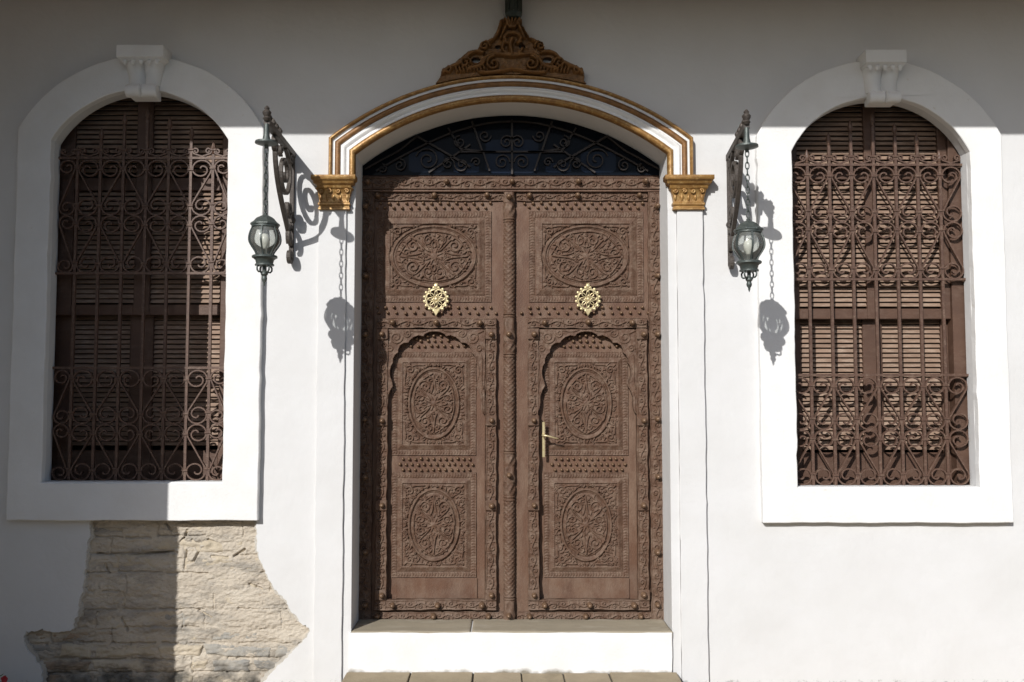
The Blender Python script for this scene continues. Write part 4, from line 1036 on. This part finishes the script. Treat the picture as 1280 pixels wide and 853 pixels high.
def lantern(x, y, ztop, zroof, label, k_=.93):
    """ztop: hook height, zroof: top of the lantern roof"""
    Hh = .395 - .0; zb = zroof - .345
    t = thing('lantern', label, 'lantern', (x, y, zroof - .38), 'hanging wall lanterns')
    # chain
    zc_ = ztop + .006; k = 0; Lk = .040
    ch = None
    n = max(2, int(round((zc_ - zroof - .012) / (Lk * .80)))); pit = (zc_ - zroof - .004) / n
    for k in range(n):
        c = zc_ - pit * (k + .5); pts = []
        for a in np.linspace(0, 2 * PI, 15):
            u = .0095 * math.cos(a); v = (pit * .62) * math.sin(a)
            pts.append((x + u, y, c + v) if k % 2 == 0 else (x + .15 * u, y + u, c + v))
        MB().tube(pts, .0030, 6).obj('chain_link', M['lantern'], t, smooth='all')
    N = 8
    # roof: bell shaped, eight sided
    roof = [(.003, 0), (.012, -.004), (.010, -.012), (.026, -.018), (.050, -.030), (.066, -.048), (.079, -.056), (.083, -.060), (.083, -.068), (.070, -.070)]
    MB().lathe([(a_ * k_, b_) for a_, b_ in roof], (x, y, zroof), N, arc=(PI / 8, 2 * PI + PI / 8)).obj('roof', M['lantern'], t, bevel=.0015)
    # globe
    gp = []
    for i in range(15):
        s = i / 14; z = -.070 - .158 * s; r_ = .066 + .024 * math.sin(PI * min(1, s * 1.12)) - .020 * max(0, s - .55) / .45
        gp.append((r_, z))
    g_ = MB(); rs = []
    gp = [(r_ * k_, z) for r_, z in gp]
    for r_, z in gp: rs.append([(x + (r_ - .004) * math.cos(a), y + (r_ - .004) * math.sin(a), zroof + z) for a in np.linspace(0, 2 * PI, 25)[:-1]])
    g_.rings(rs, False, False); g_.obj('glass', M['lampglass'], t, smooth='all')
    for k in range(6):
        a = 2 * PI * k / 6 + PI / 6; rs = []
        ca, sa = math.cos(a), math.sin(a)
        for r_, z in gp:
            w_ = .0042
            rs.append([(x + (r_ + d) * ca - sgn * w_ * sa, y + (r_ + d) * sa + sgn * w_ * ca, zroof + z) for d, sgn in ((-.003, -1), (.004, -1), (.004, 1), (-.003, 1))])
        MB().rings(rs).obj('rib', M['lantern'], t)
    MB().lathe([(.066, -.066), (.070, -.070), (.070, -.078), (.065, -.081)], (x, y, zroof), 24).obj('rim', M['lantern'], t, smooth=True)
    base = [(.066, -.226), (.071, -.230), (.071, -.238), (.062, -.242), (.052, -.250), (.047, -.268), (.054, -.273), (.054, -.279), (.030, -.283), (.012, -.286)]
    MB().lathe([(a_ * k_, b_) for a_, b_ in base], (x, y, zroof), 16).obj('base', M['lantern'], t, smooth=True)
    for k in range(4):
        a = 2 * PI * k / 4 + PI / 4; ca, sa = math.cos(a), math.sin(a)
        pts = [(x + q * ca, y + q * sa, zroof + z) for q, z in ((.036, -.280), (.044, -.290), (.043, -.304), (.034, -.313), (.022, -.312), (.014, -.318))]
        MB().tube(pts, .0048, 6).obj('foot_curl', M['lantern'], t, smooth='all')
    MB().lathe([(.010, -.284), (.010, -.306), (.017, -.314), (.019, -.324), (.011, -.334), (.015, -.346), (.013, -.356), (.006, -.366), (.006, -.374), (.001, -.388)], (x, y, zroof), 12).obj('finial', M['lantern'], t, smooth=True)
    MB().lathe([(.010, -.225), (.012, -.18), (.024, -.165), (.027, -.14), (.020, -.118), (.006, -.108)], (x, y, zroof), 12).obj('bulb', M['bulb'], t, smooth='all')
TAU = 0.1137; REACH = TAU * D
xl_, zl_ = bracket(365.5, 194, 326, 'scrolled iron bracket left of the door, its shadow crossing the gilded capital', REACH)
zroofL = P(332, 266, -REACH).z; xlL = P(331.3, 300, -REACH).x
xr_, zr_ = bracket(911.5, 198, 333, 'scrolled iron bracket beside the right window', REACH, -.085)
zroofR = P(935, 273, -REACH).z
lantern(xl_, -REACH, zl_, zroofL, 'green metal lantern hanging beside the left window')
lantern(xr_, -REACH, zr_, zroofR, 'green metal lantern hanging beside the right window')

# ================================================================== STEP, LANDING, PLANT
YS = -0.03                                             # step front
sx0, sx1 = X(436, 800, YS), X(840.5, 800, YS)
zst = Z(789.5, YS)
st_ = thing('door_step', 'white painted step topped with worn grey stone below the door', 'step', (0, YS, 0))
MB().prism([wob([(sx0, -.05), (sx0, zst - .008), (sx1, zst - .008), (sx1, -.05)], 5)], YS, .26, True).obj('riser', M['trim'], st_, bevel=.005, seg=2)
zj = zst
xj = X(590, 784, .1)
for a, c, s_ in ((DXL + .001, xj - .003, 3), (xj + .003, DXR - .001, 5)):
    r_ = Relief(c - a, .312, .012); r_.H += .006; r_.rough(.004, .12, s_); r_.rough(.0015, .03, s_ + 1)
    ed = r_.edge(); r_.H = np.where(ed < .004, r_.H - .004, r_.H)
    me = r_.mesh('top_slab', M['step_top'], .03)
    n_ = len(me.vertices); co = np.zeros(n_ * 3, np.float32); me.vertices.foreach_get("co", co); co = co.reshape(-1, 3)
    co = np.stack([co[:, 0], co[:, 2], -co[:, 1]], -1); me.vertices.foreach_set("co", np.ascontiguousarray(co).ravel()); me.update()
    place('top_slab', me, ((a + c) / 2, YS + .004 + .156, zst - .006), st_)
# landing
ld = thing('landing', 'raised stone paved landing in front of the door step', 'paving', (0, -.6, GZ)); 
del ld['category']; ld['kind'] = 'structure'
lx0, lx1 = X(433.5, 834, -.03), X(845.5, 834, -.03)
MB().box(lx0, lx1, -1.25, .02, GZ - .02, -.012).obj('bed', M['joint'], ld)
rows = [(-.034, -.36, [433, 514, 592, 652, 704, 761, 846]), (-.366, -.70, [433, 478, 560, 640, 728, 800, 846]), (-.706, -1.24, [433, 530, 610, 700, 790, 846])]
for y0, y1, cuts in rows:
    for i in range(len(cuts) - 1):
        xa = max(lx0, X(cuts[i], 834, -.03)) + .004; xb = min(lx1, X(cuts[i + 1], 834, -.03)) - .004
        b = MB(); jit = lambda: random.uniform(-.004, .004)
        zt = random.uniform(-.004, .003)
        b.rings([[(xa + jit(), y0, zz), (xb + jit(), y0, zz), (xb + jit() , y1 + jit(), zz), (xa + jit(), y1 + jit(), zz)] for zz in (-.05, zt)])
        b.obj('paving_slab', M['slab'] if random.random() < .6 else M['slab2'], ld, bevel=.005, seg=2)
# red flowering plant at the foot of the wall
fp = P(6, 853, -.12)
pl = thing('flowering_plant', 'small plant with red flowers at the foot of the shaded wall', 'plant', (fp.x - .03, -.14, GZ))
for k in range(7):
    a = 2 * PI * k / 7; L = random.uniform(.05, .09)
    top = (fp.x - .03 + L * math.cos(a) * .8, -.14 + L * math.sin(a) * .6, GZ + random.uniform(.05, .14))
    MB().tube([(fp.x - .03, -.14, GZ - .01), (fp.x - .03 + .3 * (top[0] - fp.x + .03), -.14, GZ + .05), top], .003, 5).obj('stem', M['leaf'], pl)
    for q in range(3):
        t_ = .4 + .25 * q; c = Vector((fp.x - .03, -.14, GZ)).lerp(Vector(top), t_); s = random.uniform(.014, .022); an = random.uniform(0, 6)
        d1 = Vector((math.cos(an), math.sin(an), .3)) * s; d2 = Vector((-math.sin(an), math.cos(an), random.uniform(-.2, .4))) * s * .5
        MB().add([c, c + d1 * .8 + d2, c + d1 * 2, c + d1 * .8 - d2, c + d1 + Vector((0, 0, -.004))], [(0, 1, 4), (1, 2, 4), (2, 3, 4), (3, 0, 4)]).obj('leaf', M['leaf'], pl)
for (dx, dz, rr) in ((.005, .125, .022), (-.04, .11, .018), (.03, .085, .014)):
    q_ = P(5, 849, -.20); c = Vector((q_.x + dx, -.20, q_.z + dz - .125))
    MB().tube([(fp.x - .03, -.14, GZ - .01), (fp.x - .02 + dx * .4, -.17, GZ + .03), c], .0028, 5).obj('stem', M['leaf'], pl)
    for k in range(5):
        a = 2 * PI * k / 5 + dx * 50; d = Vector((math.cos(a), -.35, math.sin(a)))
        p1 = c + d * rr; sdv = Vector((-math.sin(a), 0, math.cos(a))) * rr * .55
        MB().add([c, c + d * rr * .6 + sdv, p1, c + d * rr * .6 - sdv, c + d * rr * .6 + Vector((0, .006, 0))], [(0, 1, 4), (1, 2, 4), (2, 3, 4), (3, 0, 4), (0, 1, 2, 3)]).obj('petal', M['petal'], pl)
